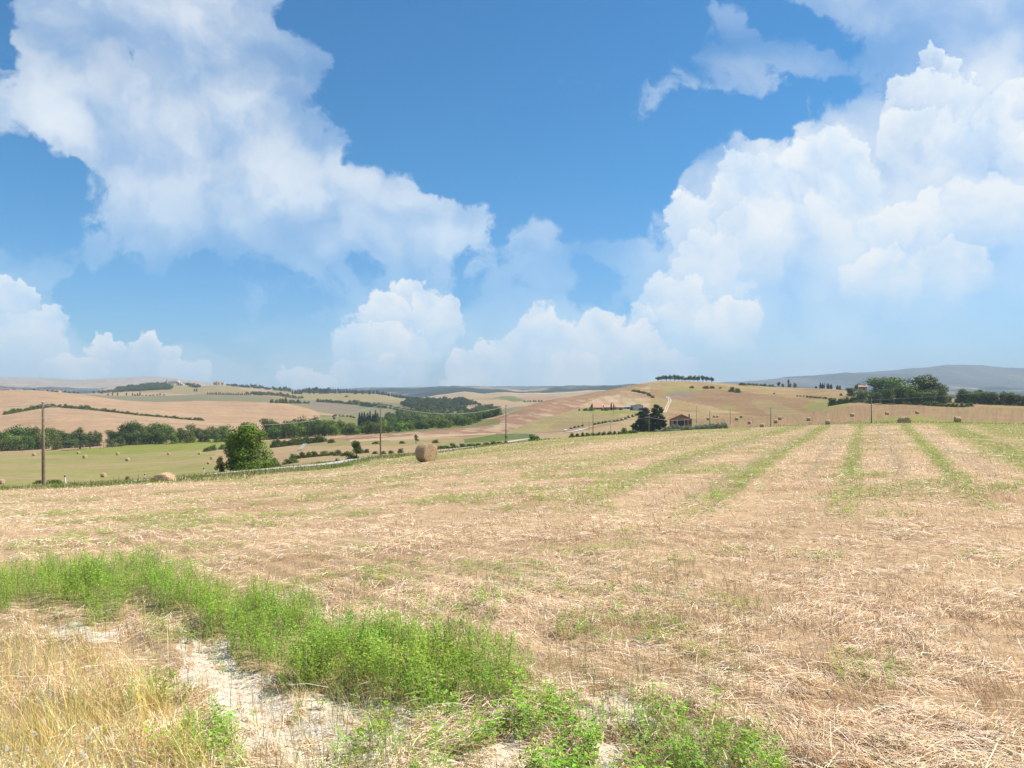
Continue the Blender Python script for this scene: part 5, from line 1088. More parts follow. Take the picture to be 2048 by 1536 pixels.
# ---- buildings
def house(px, d, wpx, eave_px, ridge_px, depth, label, wall, roof, wins=2, door=True, gable=True, yaw=0, base=None, name='house', chim=False, over=.35, group=None, small=False):
    """width, eave and ridge heights as seen; gable end or long side towards us"""
    p = at(px, d); k = d / F; w_ = wpx * k; he = eave_px * k; hr = ridge_px * k
    if base is not None: p.z = CAM_Z - (base - YH) * k
    root = empty(name, p, R(yaw), label, 'house' if 'house' in name else 'building', group); h2 = w_ / 2; o = over
    if gable:
        MB().poly([(-h2, 0, -1.5), (h2, 0, -1.5), (h2, depth, -1.5), (-h2, depth, -1.5), (-h2, 0, he), (h2, 0, he), (h2, depth, he), (-h2, depth, he), (0, 0, hr), (0, depth, hr)],
                  [(0, 1, 5, 8, 4), (2, 3, 7, 9, 6), (1, 2, 6, 5), (3, 0, 4, 7), (0, 3, 2, 1)]).build('wall', wall, root)
        sl = (hr - he) / h2; t = .16 if not small else .3; m_ = MB()
        for s in (-1, 1):
            x1 = s * (h2 + o); z1 = he - sl * o; m_.poly([(0, -o, hr + .02), (x1, -o, z1 + .02), (x1, depth + o, z1 + .02), (0, depth + o, hr + .02), (0, -o, hr + t), (x1, -o, z1 + t), (x1, depth + o, z1 + t), (0, depth + o, hr + t)],
                                                         [(0, 1, 2, 3), (7, 6, 5, 4), (0, 4, 5, 1), (1, 5, 6, 2), (2, 6, 7, 3)])
    else:
        MB().poly([(-h2, 0, -1.5), (h2, 0, -1.5), (h2, depth, -1.5), (-h2, depth, -1.5), (-h2, 0, he), (h2, 0, he), (h2, depth, he), (-h2, depth, he), (-h2, depth / 2, hr), (h2, depth / 2, hr)],
                  [(0, 1, 5, 4), (2, 3, 7, 6), (1, 2, 6, 9, 5), (3, 0, 4, 8, 7), (0, 3, 2, 1)]).build('wall', wall, root)
        sl = (hr - he) / (depth / 2); t = .16; m_ = MB()
        for s in (-1, 1):
            y1 = depth / 2 + s * (depth / 2 + o); z1 = he - sl * o; m_.poly([(-h2 - o, depth / 2, hr + .02), (h2 + o, depth / 2, hr + .02), (h2 + o, y1, z1 + .02), (-h2 - o, y1, z1 + .02), (-h2 - o, depth / 2, hr + t), (h2 + o, depth / 2, hr + t), (h2 + o, y1, z1 + t), (-h2 - o, y1, z1 + t)],
                                                         [(0, 1, 2, 3), (7, 6, 5, 4), (0, 3, 7, 4), (1, 5, 6, 2), (2, 6, 7, 3)])
    rf = m_.build('roof', roof, root)
    if chim: MB().box(h2 * .45, h2 * .45 + .6, depth * .3, depth * .3 + .6, he, hr + .7).build('chimney', wall, rf)
    n = wins + (1 if door else 0)
    for i in range(n):
        cx = -h2 + w_ * (i + .5) / n
        if door and i == n // 2: MB().box(cx - .5, cx + .5, -.04, .08, 0, min(2.1, he * .8)).build('door', M_doorw, root)
        else:
            wf = MB().box(cx - .45, cx + .45, -.06, .06, he * .4, he * .78).build('window', M_white if small else M_doorw, root); MB().box(cx - .36, cx + .36, -.09, .02, he * .44, he * .74).build('pane', M_glass_and_shade, wf)
    return root
# the brick house with the orange roof
d_ = 322; kk = d_ / F
root = house(1363, d_, 41, 14.5, 23.5, 11.5, 'low brick house with bright orange tiled roof behind the silvery hedge', M_brick, M_tile, 0, False, True, yaw=-8, base=852.5, name='brick_house', over=.75)
q = 14.5 * kk
for x0, x1, z1, nm in [(-3.1, -2.3, .8, 'window'), (-1.4, 1.0, .86, 'porch_shade_panel'), (1.35, 2.3, .84, 'door'), (3.0, 3.6, .8, 'window')]:
    MB().box(x0, x1, -.03, .09, (.9 if nm == 'window' else 0), q * z1).build(nm, M_glass_and_shade if nm != 'door' else M_doorw, root)  # porch opening is a solid dark panel, painted shade of the porch inside
MB().box(1.04, 1.3, -.35, -.1, 0, q).build('pillar', M_ochre, root); MB().box(-1.75, -1.5, -.35, -.1, 0, q).build('pillar', M_ochre, root); MB().box(-2.0, 2.6, -.4, -.04, q, q + .25).build('lintel', M_ochre, root)
MB().box(3.0, 3.5, 3, 3.5, q, q + 1.9).build('chimney', M_brick, root)
# gate pillar and dark flue posts in the hedge
d_ = 300; p_ = at(1384.5, d_); p_.z = CAM_Z - (860 - YH) * d_ / F; o = MB().box(-.3, .3, -.3, .3, -.5, 1.2).box(-.36, .36, -.36, .36, 1.2, 1.3).build('gate_pillar', M_plaster); o.location = p_; tag(o, 'pale square gate pillar in the silvery hedge below the brick house', 'pillar')
# barns at the foot of the ploughed hill
bd = find(1230, 819, 420, 720); k_ = bd / F
house(1195, bd + 4, 15, 3.5, 12.5, 9, 'barn with the largest salmon tiled roof, left end of the barn group', M_ochre, M_tile3, 2, True, False, base=818, name='barn', over=.5)
house(1221, bd, 24, 4, 8.5, 7, 'long low building with orange roof in the middle of the barn group', M_ochre, M_tile3, 3, True, False, base=818.5, name='long_barn', over=.4)
house(1240, bd - 1, 14, 4, 7.5, 6, 'low orange roofed building with white wall right of the two thin cypresses', M_plaster, M_tile3, 2, True, False, base=818.5, name='low_barn', over=.4)
house(1256, bd, 17, 5.6, 7, 8, 'flat grey shed between the orange roofs and the arched shed', M_grey, M_metal, 0, True, False, base=819.5, name='grey_shed', over=.2)
p_ = at(1276, bd - 6); p_.z = CAM_Z - (821 - YH) * (bd - 6) / F; root = empty('arched_shed', p_, 0, 'grey arched roof shed at the right end of the barn group', 'shed'); w2 = 9.5 * k_; he = 7.5 * k_; hr = 12 * k_
arc = [(w2 * math.cos(a), he + (hr - he) * math.sin(a)) for a in np.linspace(0, math.pi, 15)]; n = len(arc)
MB().poly([(-w2, 0, -1), (w2, 0, -1)] + [(x, 0, z) for x, z in arc] + [(-w2, 14, -1), (w2, 14, -1)] + [(x, 14, z) for x, z in arc], [tuple(range(0, n + 2)), tuple(reversed(range(n + 2, 2 * n + 4))), (1, n + 3, n + 4, 2), (n + 2, 0, n + 1, 2 * n + 3)]).build('wall', M_metal, root)
arc2 = [(w2 * 1.07 * math.cos(a), he + (hr - he) * 1.1 * math.sin(a) + .05) for a in np.linspace(0, math.pi, 15)]
MB().poly([(x, -.5, z) for x, z in arc2] + [(x, 14.5, z) for x, z in arc2] + [(x * .96, -.5, z - .22) for x, z in arc2], [(i, i + 1, n + i + 1, n + i) for i in range(n - 1)] + [(2 * n + i, 2 * n + i + 1, i + 1, i) for i in range(n - 1)]).build('roof', M_grey, root)
MB().box(-1.6, 1.6, -.06, .05, 0, he * .8).build('door', M_metal, root)
plant('cypress', 1222.5, 817, 17, 'left one of two thin cypresses before the orange barn roofs', d=bd - 4, wpx=3.4); plant('cypress', 1227.5, 818, 14, 'right one of two thin cypresses before the orange barn roofs', d=bd - 4, wpx=3)
plant('cypress', 1183, 812, 11, 'pointed dark tree rising left of the largest barn roof', d=bd + 2, wpx=5)
for x, y, h, w_, l in [(1158.5, 815.5, 5, 5, 'small round bush furthest left of the barns'), (1171, 817, 7, 12, 'dark bush left of the barn roofs'), (1182, 817.5, 9, 16, 'dark bush touching the left end of the largest barn roof'), (1205, 817, 8, 7, 'dark bush in the gap between the first two barn roofs'), (1213, 818, 5, 12, 'low bush before the long barn'), (1242, 818.5, 5, 10, 'bush before the low orange roof'), (1262, 812, 5, 6, 'yellow green bush beside the arched shed')]:
    plant('bush', x, y, h, l, d=bd - 5, wpx=w_)
# farmhouse in the right hand grove
house(1726, 585, 15, 5, 9, 9, 'farmhouse with faded tile roof half hidden in the right hand grove', M_ochre, M_tile2, 3, True, False, base=779, name='farmhouse', yaw=-18, chim=True)
# white village on the hill, steeple
VG = [(341, 7, 4, 6, 'M_tile2', 767.5, 'tan roofed house at the left end of the hill village'), (349, 9, 3.2, 5.2, 'M_tile2', 766, 'long tan roofed house right of the steeple'), (355, 5, 5.5, 7, 'M_white', 769, 'tall white house at the top of the village slope'), (359, 6, 4.5, 6, 'M_tile2', 771, 'white house second down the village slope'),
      (363.5, 6, 4.5, 6, 'M_tile2', 773, 'white house third down the village slope'), (368, 8, 3.5, 5, 'M_tile2', 775.5, 'wide white house at the foot of the village slope'), (387, 8, 3.2, 4.6, 'M_tile', 770, 'red roofed house right of the village grove')]
for x, w_, he, hr, rf, b_, l in VG: house(x, 2080, w_, he * 1.15, hr * 1.15, 9, l, M_plaster if w_ != 8 or x < 380 else M_ochre, globals()[rf] if rf != 'M_white' else M_plaster, 2, False, False, base=b_ + .2, name='village_house', over=.3, group='houses of the hill village', small=True)
d_ = 2200; p_ = at(334, d_); p_.z = CAM_Z - (768 - YH) * d_ / F; root = empty('steeple', p_, 0, 'thin steeple rising above the trees at the top of the village hill', 'steeple')
MB().box(-1.6, 1.6, -1.6, 1.6, -2, 9).build('tower', M_ochre, root); MB().poly([(-1.8, -1.8, 9), (1.8, -1.8, 9), (1.8, 1.8, 9), (-1.8, 1.8, 9), (0, 0, 15.5)], [(0, 1, 4), (1, 2, 4), (2, 3, 4), (3, 0, 4), (3, 2, 1, 0)]).build('spire', M_grey, root)
house(433, 2170, 13, 3.5, 5.5, 10, 'brown hamlet house on the skyline right of the village', M_ochre, M_tile2, 2, False, False, base=768.5, name='village_house', small=True); house(443, 2180, 8, 3, 4.5, 9, 'smaller brown house right of the hamlet tower', M_ochre, M_tile2, 2, False, False, base=768.5, name='village_house', small=True)
p_ = at(434, 2165); root = empty('square_tower', p_, 0, 'short brown tower on the skyline hamlet right of the village', 'tower'); MB().box(-2.2, 2.2, -2.2, 2.2, -2, 10).build('wall', M_ochre, root); MB().poly([(-2.6, -2.6, 10), (2.6, -2.6, 10), (2.6, 2.6, 10), (-2.6, 2.6, 10), (0, 0, 12)], [(0, 1, 4), (1, 2, 4), (2, 3, 4), (3, 0, 4), (3, 2, 1, 0)]).build('roof', M_tile2, root)
for x, w_, h_, l in [(8, 22, 2.6, 'long low farm roof at the very left of the ridge'), (36, 12, 2.6, 'second farm roof on the left ridge'), (84, 11, 2.3, 'third farm roof on the left ridge'), (106, 22, 3.0, 'widest farm roof among trees on the left ridge')]:
    house(x, 1155, w_, h_ * .55, h_, 8, l, M_ochre, M_tile2, 3, False, False, base=np.interp(x, [0, 78, 130], [780, 781.5, 784]), name='ridge_farmhouse', group='farm roofs on the left ridge', small=True)
house(579, 1750, 8, 2.6, 4, 8, 'small pinkish house under the cypress ridge at the bush clump', M_ochre, M_tile2, 2, False, False, base=795, name='farmhouse', small=True)
house(845, 800, 16, 2.2, 3.6, 8, 'white roofed building sunk in the big valley wood', M_plaster, M_plaster, 2, False, False, base=839, name='valley_building', small=True)
for x, y, w_, l in [(822, 779.5, 6, 'brightest tiny white building on the far blue hill'), (813, 778.5, 5, 'tiny pale building left of the brightest one on the far blue hill'), (787, 779.5, 12, 'long tiny pale building at the left end of the far blue hill'), (889, 780, 3, 'tiny pale house in the middle of the far blue hill'), (950, 778, 4, 'tiny pale house near the pointed top of the far blue hill')]:
    d_ = find(x, y, 4300, 4700) - 8; house(x, d_, w_, 1.3, 2, 12, l, M_plaster, M_tile2, 1, False, False, base=y + .9, name='distant_building', group='buildings on the far blue hill', small=True, over=.2)

# ---- haze over the whole country
hz = MB().box(-9500, 9500, -1500, 9500, -160, 330).build('haze', None or plain_mat('tmp', (1, 1, 1)))
hm = bpy.data.materials.new('haze_air'); hm.use_nodes = True; t = NT(hm.node_tree); t.n.clear(); vo = t.new('ShaderNodeVolumePrincipled'); vo.inputs['Color'].default_value = (.68, .84, 1, 1); vo.inputs['Density'].default_value = 1.15e-4
vo.inputs['Anisotropy'].default_value = .0
ou = t.new('ShaderNodeOutputMaterial'); t.l.new(vo.outputs[0], ou.inputs['Volume']); hz.data.materials.clear(); hz.data.materials.append(hm); tag(hz, 'thin bluish summer haze over the far hills', 'haze', None, 'stuff')
# ------------------------------------------------------------------ ground cover, near field
def sample(n, r0, r1, p=.5, az=37.5):
    """most of the cover where the photograph looks, the rest to both sides of it"""
    u = rng.random(n); r = (r0 ** -p + u * (r1 ** -p - r0 ** -p)) ** (-1 / p); side = rng.random(n) < .20
    a = np.where(side, rng.choice([-1, 1], n) * rng.uniform(az, 66, n), rng.uniform(-az, az, n)); a = np.radians(a)
    x = r * np.sin(a); y = r * np.cos(a); px, d = px_of(x, y); return x, y, px, d
def finish(x, y, px, d):
    z = land_px(px, d); py = YH + (CAM_Z - z) / d * F; fi = np.clip((px - GX[0]) / 4.0, 0, len(GX) - 1.001).astype(int)
    return z, py, d < KD[2][fi] * 1.02
def vary(cols, n, k=.27):
    c = np.array(cols); c = c[rng.integers(0, len(c), n)]; return np.clip(c * (1 + k * rng.normal(size=(n, 1))) * (1 + .06 * rng.normal(size=(n, 3))), .02, .95)
def blades(x, y, z, h, w_, yaw, leanx, leany, cols):
    """upright slim blades"""
    n = len(x); bx = np.cos(yaw) * w_ / 2; by = np.sin(yaw) * w_ / 2; B = np.stack([x, y, z - .01], 1); s = np.stack([bx, by, bx * 0], 1); tip = B + np.stack([leanx, leany, h], 1)
    V = np.stack([B - s, B + s, tip + s * .35, tip - s * .35], 1).reshape(-1, 3); return V, np.arange(n * 4).reshape(-1, 4), np.repeat(cols, 4, 0)
def straws(x, y, z, L, w_, yaw, pitch, cols):
    """fallen straws lying about"""
    n = len(x); dx = np.cos(yaw) * np.cos(pitch); dy = np.sin(yaw) * np.cos(pitch); dz = np.sin(pitch); D = np.stack([dx, dy, dz], 1) * L[:, None] / 2; C = np.stack([x, y, z], 1)
    s = np.stack([-np.sin(yaw), np.cos(yaw), rng.uniform(-.6, .6, n)], 1) * w_[:, None] / 2; mid = C + np.stack([0 * x, 0 * x, L * .06], 1)
    V = np.stack([C - D - s, C - D + s, mid + s, mid - s, C + D + s, C + D - s], 1).reshape(-1, 3); i = np.arange(n)[:, None] * 6
    return V, np.concatenate([i + np.array([[0, 1, 2, 3]]), i + np.array([[3, 2, 4, 5]])]), np.repeat(cols, 6, 0)
PALE_S = [(.88, .70, .49), (.84, .63, .42), (.94, .80, .62), (.78, .57, .37)]; TAN_S = [(.66, .44, .24), (.50, .32, .17), (.78, .56, .34), (.34, .21, .11)]
# -- standing stubble
N = 470000
x, y, px, d = sample(N, 2.0, 190); z, py, ok = finish(x, y, px, d)
gm = green_main(px, py); sw = soil_w(px, py); cl_ = fbm(x / .35 + 9, y / .35, 3); big = fbm(x / 2.0 + 31, y / 2.0, 3)
rows = .5 + .5 * np.sin((x * .82 + y * .57) * 6.28 / .42 + 3 * fbm(x / 3, y / 3, 2))
prob = np.clip((cl_ - .36) * 4, .05, 1) * np.clip(.35 + (big - .35) * 2.4, .15, 1) * (.55 + .45 * rows) * (1 - .975 * sw) * (1 - .8 * gm)
sel = ok & (rng.random(N) < prob); x, y, px, d, z, py, big = [a[sel] for a in (x, y, px, d, z, py, big)]; n = len(x); r = np.hypot(x, y)
h = rng.gamma(4, .016, n) * (.45 + big) * np.clip(1.0 + (px - 900) / 2500, .7, 1.4) * (1 + .25 * (rng.random(n) < .05)); w_ = np.maximum(rng.uniform(.0018, .0034, n), r * .00042)
lean = rng.normal(0, .35, (n, 2)); wind = fbm(x / 2.2, y / 2.2 + 80, 2) - .5
V1 = blades(x, y, z, h, w_, rng.uniform(0, 3.14, n), (lean[:, 0] - .35 - wind) * h, lean[:, 1] * h, vary(TAN_S + PALE_S[:2], n))
# -- fallen straw
N = 540000
x, y, px, d = sample(N, 2.0, 150, .42); z, py, ok = finish(x, y, px, d)
gm = green_main(px, py); sw = soil_w(px, py); sh = fbm(x / .7 + 60, y / .5, 3); st = fbm(x / 5 + 3, y / 1.4, 3)
sel = ok & (rng.random(N) < np.clip((sh - .33) * 3.2, .04, 1) * np.clip(.3 + (st - .35) * 3, .2, 1) * (1 - .965 * sw) * (1 - .85 * gm)); x, y, px, d, z, sh = [a[sel] for a in (x, y, px, d, z, sh)]; n = len(x); r = np.hypot(x, y)
dirn = 3.14 * fbm(x / 1.6 + 7, y / 1.6 + 90, 2) * 2 + rng.normal(0, .75, n)
h_ = rng.exponential(.022, n)
V2 = straws(x, y, z + h_ + .004, rng.gamma(5, .024, n), np.maximum(rng.uniform(.0018, .0038, n), r * .00042), dirn, rng.normal(0, .16, n), vary(PALE_S + PALE_S + TAN_S[:2], n, .16))
o = make_mesh('dry_stubble', np.concatenate([V1[0], V2[0]]), np.concatenate([V1[1], V2[1] + len(V1[0])]), M_straw, np.concatenate([V1[2], V2[2]]), smooth=False)
tag(o, 'pale dry mown stubble and fallen straw covering the near field', 'stubble', None, 'stuff')
# -- short chaff and crumbs of earth on the bare patches
N = 60000
x, y, px, d = sample(N, 2.4, 20, .6); z, py, ok = finish(x, y, px, d); sw = soil_w(px, py); sel = ok & (rng.random(N) < .10 + .25 * sw); x, y, z, sw = [a[sel] for a in (x, y, z, sw)]; n = len(x)
s = rng.gamma(2, .0022, n) * (1 + .6 * sw); oc = np.array([(1, 0, 0), (-1, 0, 0), (0, 1, 0), (0, -1, 0), (0, 0, .8)], float); a = rng.uniform(0, 6.28, n)
T_ = oc[None] * s[:, None, None] * rng.uniform(.6, 1.4, (n, 5, 1)); Vx = T_[..., 0] * np.cos(a)[:, None] - T_[..., 1] * np.sin(a)[:, None]; Vy = T_[..., 0] * np.sin(a)[:, None] + T_[..., 1] * np.cos(a)[:, None]
V = np.stack([Vx + x[:, None], Vy + y[:, None], T_[..., 2] + z[:, None]], -1).reshape(-1, 3); i = np.arange(n)[:, None] * 5
Fc = np.concatenate([i + np.array([t_]) for t_ in [(0, 2, 4), (2, 1, 4), (1, 3, 4), (3, 0, 4)]]); o = make_mesh('earth_crumbs', V, Fc, M_straw, np.repeat(vary([(.72, .62, .52), (.62, .52, .43), (.78, .68, .58)], n, .1), 5, 0), smooth=False); tag(o, 'small crumbs of dry pale clay on the bare cracked patches', 'earth', None, 'stuff')

# -- lucerne: stems carrying three-part leaves
def herb_template(r, h=1.0, nl=15, ls=.05, bushy=1.0):
    V = []; C = []; Fq = []
    def quad(a, b, c, d_, col): o_ = len(V); V.extend([a, b, c, d_]); Fq.append((o_, o_ + 1, o_ + 2, o_ + 3)); C.extend([col] * 4)
    bend = r.normal(0, .12, 2); P = lambda t: np.array([bend[0] * t * t, bend[1] * t * t, h * t])
    for k in range(4):
        a, b = P(k / 4), P((k + 1) / 4); s = np.array([.006, .003, 0]); quad(a - s, a + s, b + s * .8, b - s * .8, (.32, .40, .10))
    for k in range(nl):
        t = .12 + .88 * (k + r.random()) / nl; a = k * 2.4 + r.normal(0, .4); p0 = P(t); out = np.array([math.cos(a), math.sin(a), r.uniform(.2, .9)]); pl = r.uniform(.06, .17) * (1.25 - t) * bushy + .02; p1 = p0 + out * pl
        g = r.uniform(.75, 1.25); col = (np.array([.20, .34, .03]) * g * (1 + .35 * (t - .5))) if r.random() > .05 else np.array([.42, .36, .12])
        for q in (-1, 0, 1):
            b_ = a + q * .9; dv = np.array([math.cos(b_), math.sin(b_), r.uniform(-.2, .7)]); dv /= np.linalg.norm(dv); sd_ = np.cross(dv, [0, 0, 1]); sd_ = sd_ / (np.linalg.norm(sd_) + 1e-6) * ls * .34; L = ls * r.uniform(.8, 1.3)
            tw = np.array([0, 0, r.uniform(-.3, .3) * ls * .4]); quad(p1, p1 + dv * L * .55 + sd_ + tw, p1 + dv * L, p1 + dv * L * .55 - sd_ - tw, tuple(col))
    return np.array(V), np.array(Fq), np.array(C)
def instance(tpls, x, y, z, h, rz, lean, tint):
    Vs = []; Fs = []; Cs = []; off = 0; pick = rng.integers(0, len(tpls), len(x))
    for k, (V, Fq, C) in enumerate(tpls):
        m_ = pick == k; n = int(m_.sum())
        if not n: continue
        c, s = np.cos(rz[m_]), np.sin(rz[m_]); X = V[None, :, 0] * c[:, None] - V[None, :, 1] * s[:, None]; Y = V[None, :, 0] * s[:, None] + V[None, :, 1] * c[:, None]; Z = np.broadcast_to(V[None, :, 2], X.shape)
        hh = h[m_][:, None]; P = np.stack([(X + Z * lean[m_, 0:1]) * hh + x[m_][:, None], (Y + Z * lean[m_, 1:2]) * hh + y[m_][:, None], Z * hh + z[m_][:, None] - .005], -1)
        Vs.append(P.reshape(-1, 3)); Fs.append((Fq[None] + (np.arange(n) * len(V))[:, None, None] + off).reshape(-1, Fq.shape[1])); off += n * len(V)
        Cs.append((C[None] * tint[m_][:, None, :]).reshape(-1, 3))
    return np.concatenate(Vs), np.concatenate(Fs), np.concatenate(Cs)
rt = np.random.default_rng(11)
TPL = [herb_template(rt, 1, 24, .048) for _ in range(14)]
TPLs = [herb_template(rt, 1, 8, .17, 1.6) for _ in range(6)]
def herbs(name, n, poly_w, r0, r1, hfun, tpls, label, cat, p=.2, extra=1.0):
    x, y, px, d = sample(n, r0, r1, p); z, py, ok = finish(x, y, px, d); w_ = poly_w(px, py, x, y, d); sel = ok & (rng.random(n) < w_); x, y, px, d, z, py = [a[sel] for a in (x, y, px, d, z, py)]; n = len(x)
    t_ = extra * np.clip(rng.normal(1, .16, (n, 1)) * np.array([[1, 1, 1]]) * (1 + rng.normal(0, .07, (n, 3))), .4, 1.7) * (1 + .35 * (fbm(x / .5, y / .5 + 4, 2)[:, None] - .5) * np.array([[1.6, .6, .4]]))
    V, Fq, C = instance(tpls, x, y, z, hfun(x, y, px, py, n), rng.uniform(0, 6.28, n), rng.normal(0, .16, (n, 2)), t_); o = make_mesh(name, V, Fq, M_herb, C, smooth=False); tag(o, label, cat, None, 'stuff'); print(name, n, len(Fq)); return o
def halo(px, py): return np.maximum(green_main(px, py), .22 * np.maximum(edge_poly(px - 45, py + 25, G_MAIN, 110), edge_poly(px + 30, py - 35, G_MAIN, 110)))
herbs('lucerne', 62000, lambda px, py, x, y, d: halo(px, py) * np.clip(.2 + 2.2 * (fbm(x / .38, y / .38, 3) - .25) + .12 * (px < 420), 0, 1) * np.clip((d / 8) ** 1.1, .45, 1), 3.4, 12, lambda x, y, px, py, n: np.clip(rng.normal(.20, .05, n), .06, .36) * np.clip(1.1 - (px - 300) / 3000, .85, 1.15) * (.6 + .8 * fbm(x / .4, y / .4, 3)) * np.where(green_main(px, py) > 0, 1, .55), TPL, 'thick bright green lucerne growing across the left foreground', 'lucerne', .2, 1.1)
def low_w(px, py, x, y, d):
    g = edge_poly(px, py, G_LOW, 80) * .40
    for q in G_SM: g = np.maximum(g, edge_poly(px, py, q, 90) * .22)
    return g * np.clip(.06 + 4.0 * (fbm(x / .26, y / .26 + 40, 3) - .42), 0, 1) * (1 - .5 * soil_w(px, py))
herbs('low_weeds', 105000, low_w, 2.8, 22, lambda x, y, px, py, n: np.clip(rng.normal(.095, .03, n), .03, .2) * np.where(py > 1380, 1.4, 1), [herb_template(rt, 1, 15, .085, 1.1) for _ in range(10)], 'thin bright green weeds scattered on bare soil and stubble in the foreground', 'weeds', .3, 1.2)
# sprinkled sprouts and the green mowing stripes
herbs('green_sprouts', 500000, lambda px, py, x, y, d: np.clip(green_w(px, py, d, x, y) * 1.05 * np.clip((fbm(x / .28 + 70, y / .28, 3) - np.where(d < 14, .365, .35)) * 6, .05, 1), 0, 1) * (1 - soil_w(px, py)) * 1.0, 4.0, 190,
      lambda x, y, px, py, n: np.clip(rng.normal(.08, .025, n), .03, .2) * np.clip(np.hypot(x, y) / 60, 1, 1.7) * np.clip(np.hypot(x, y) / 14, .75, 1), [herb_template(rt, 1, 6, .20, 1.8) for _ in range(6)], 'green sprouts coming up between the stubble in long stripes', 'sprouts', .45, 1.2)
# -- tall dry golden grass, lower left
GOLD = [(-300, 1290), (0, 1290), (110, 1300), (200, 1330), (300, 1400), (380, 1480), (430, 1600), (430, 1900), (-300, 1900)]
GOLD2 = [(100, 1180), (240, 1170), (330, 1230), (420, 1330), (430, 1480), (300, 1500), (100, 1400), (0, 1280)]
def curved(x, y, z, h, w_, yaw, lx, ly, cols, seg=3):
    n = len(x); s = np.stack([np.cos(yaw) * w_ / 2, np.sin(yaw) * w_ / 2, 0 * x], 1); P = []
    for k in range(seg + 1):
        t = k / seg; c = np.stack([x + lx * h * t * t, y + ly * h * t * t, z + h * (t - .12 * t * t * (np.abs(lx) + np.abs(ly)))], 1); wk = (1 - .8 * t); P += [c - s * wk, c + s * wk]
    V = np.stack(P, 1).reshape(-1, 3); i = np.arange(n)[:, None] * (2 * seg + 2); Fc = np.concatenate([i + np.array([[2 * k, 2 * k + 1, 2 * k + 3, 2 * k + 2]]) for k in range(seg)]); return V, Fc, np.repeat(cols, 2 * seg + 2, 0)
N = 120000; x, y, px, d = sample(N, 2.3, 7.5, .2); z, py, ok = finish(x, y, px, d); g = np.maximum(edge_poly(px, py, GOLD, 90), edge_poly(px, py, GOLD2, 90) * .10); cl_ = fbm(x / .22, y / .22 + 30, 3)
sel = ok & (rng.random(N) < g * np.clip((cl_ - .3) * 3.5, .08, 1) * .62); x, y, px, z, cl_ = [a[sel] for a in (x, y, px, z, cl_)]; n = len(x); h = np.clip(rng.normal(.20, .07, n), .05, .42) * (.6 + .8 * cl_)
V1 = curved(x, y, z, h, rng.uniform(.0018, .0042, n), rng.uniform(0, 3.14, n), rng.normal(-.15, .38, n), rng.normal(0, .3, n), vary([(.86, .66, .24), (.80, .56, .20), (.68, .60, .14), (.90, .74, .38), (.54, .54, .11), (.80, .52, .22)], n, .16)); print('gold', n)
# seed heads on some of them
m_ = rng.random(n) < .05; hx, hy, hz_ = x[m_], y[m_], z[m_] + h[m_] * .95; k_ = len(hx); V2 = curved(hx, hy, hz_, np.full(k_, .035), np.full(k_, .007), rng.uniform(0, 3.14, k_), rng.normal(-.3, .3, k_), rng.normal(0, .3, k_), vary([(.62, .50, .28)], k_, .1), 2)
o = make_mesh('dry_grass', np.concatenate([V1[0], V2[0]]), np.concatenate([V1[1], V2[1] + len(V1[0])]), M_straw, np.concatenate([V1[2], V2[2]]), smooth=False); tag(o, 'tall golden dry grass in the lower left corner', 'dry grass', None, 'stuff')
# -- thin straw-coloured and green grass stems over the lucerne edges and the bare clay
N = 24000; x, y, px, d = sample(N, 2.8, 9, .2); z, py, ok = finish(x, y, px, d); sel = ok & (px < 1500) & (rng.random(N) < np.clip((fbm(x / .5 + 20, y / .5, 3) - .38) * 5, .05, 1) * .8); x, y, z, px = [a[sel] for a in (x, y, z, px)]; n = len(x)
V1 = curved(x, y, z, np.clip(rng.normal(.24, .08, n), .08, .45), rng.uniform(.0018, .004, n), rng.uniform(0, 3.14, n), rng.normal(-.1, .3, n), rng.normal(0, .25, n), vary([(.26, .36, .09), (.42, .42, .16), (.55, .46, .24), (.20, .32, .07)], n, .15))
o = make_mesh('wild_grass', V1[0], V1[1], M_herb, V1[2], smooth=False); tag(o, 'thin wild grass stems standing among the lucerne and weeds', 'grass', None, 'stuff')
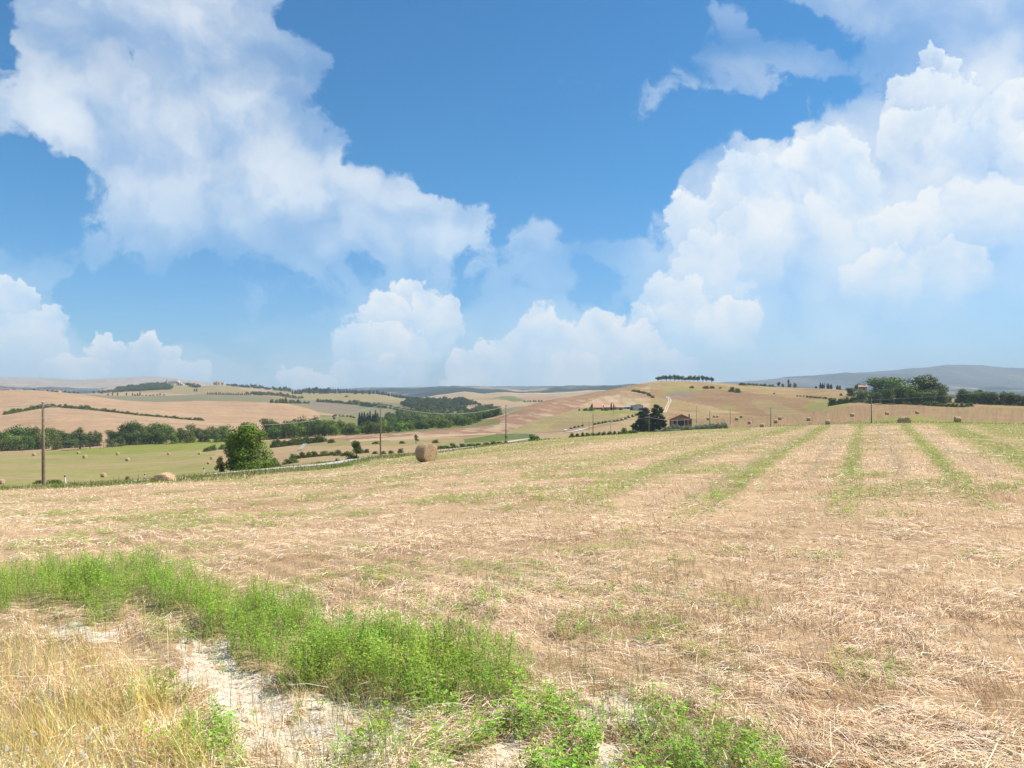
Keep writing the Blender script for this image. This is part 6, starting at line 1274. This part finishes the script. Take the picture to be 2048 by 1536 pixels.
# -- fluffy white seed heads in the corner
for i, (a, b) in enumerate([(70, 1470), (88, 1446), (92, 1510), (55, 1500), (165, 1508), (195, 1462), (172, 1516), (182, 1478), (14, 1500), (120, 1535)]):
    dd_ = find(a, b + 60, 3.0, 4.6); p_ = at(a, dd_); hh = (60 / F) * dd_; root = empty('grass_seed_head', p_, 0, 'fluffy white grass seed head, %s from the top in the lower left corner' % ordn([1, 0, 6, 4, 5, 2, 7, 3, 8, 9][i] if i != 8 else 8), 'seed head', 'fluffy white grass seed heads')
    MB().tube([(0, 0, 0), (.004, 0, hh * .5), (-.004, .003, hh)], [.0012, .001, .0008], 5).build('stem', plain_mat('dry_stem', (.55, .45, .25)) if i == 0 else bpy.data.materials['dry_stem'], root)
    r = np.random.default_rng(i); v = r.normal(size=(260, 3)); v /= np.linalg.norm(v, axis=1)[:, None]; c = v * np.array([.006, .006, .010]) + np.array([-.004, .003, hh + .007]); t2 = c + v * .006; s = np.cross(v, [0.3, .2, 1]) * .0006
    V = np.stack([c - s, c + s, t2], 1).reshape(-1, 3); make_mesh('fluff', V, np.arange(780).reshape(-1, 3), M_straw, np.full((780, 3), .78), smooth=False, parent=root)
# -- verge grass along the crest and the road
N = 90000; a = rng.uniform(-60, 2120, N); fi = np.clip((a - GX[0]) / 4.0, 0, len(GX) - 1.001).astype(int); d = KD[2][fi] * .97 + rng.random(N) * (KD[3][fi] * 1.35 - KD[2][fi] * .97)
nz = fbm(a / 40, d / 6, 3); sel = (rng.random(N) < np.clip((nz - .36) * 5, .03, 1)) & ((a < 1100) | (rng.random(N) < .08)); a, d, nz = a[sel], d[sel], nz[sel]; x = (a - 1024) / F * d; y = d; n = len(a)
# keep the road clear
rd = np.interp(a, [-60, 0, 85, 200, 326, 407, 500, 590, 650, 700], [81, 82, 85, 90.5, 97, 102, 108, 116, 123, 138]); ok = (np.abs(d - rd) > 3.4) | (a > 720); x, y, a, d, nz = x[ok], y[ok], a[ok], d[ok], nz[ok]; n = len(x); z = land_px(a, d)
V1 = blades(x, y, z, rng.gamma(4, .042, n) * np.where(d < KD[2][np.clip((a - GX[0]) / 4.0, 0, len(GX) - 1).astype(int)] * 1.04, .45, 1), d * .0009, rng.uniform(-.5, .5, n), rng.normal(0, .06, n), rng.normal(0, .06, n), np.where((nz > .48)[:, None], vary([(.28, .34, .08), (.36, .38, .12)], n), vary([(.56, .47, .26), (.48, .44, .20), (.66, .54, .34)], n)))
o = make_mesh('verge_grass', V1[0], V1[1], M_herb, V1[2], smooth=False); tag(o, 'mixed green and dry grass on the verges behind the field edge', 'grass', None, 'stuff')
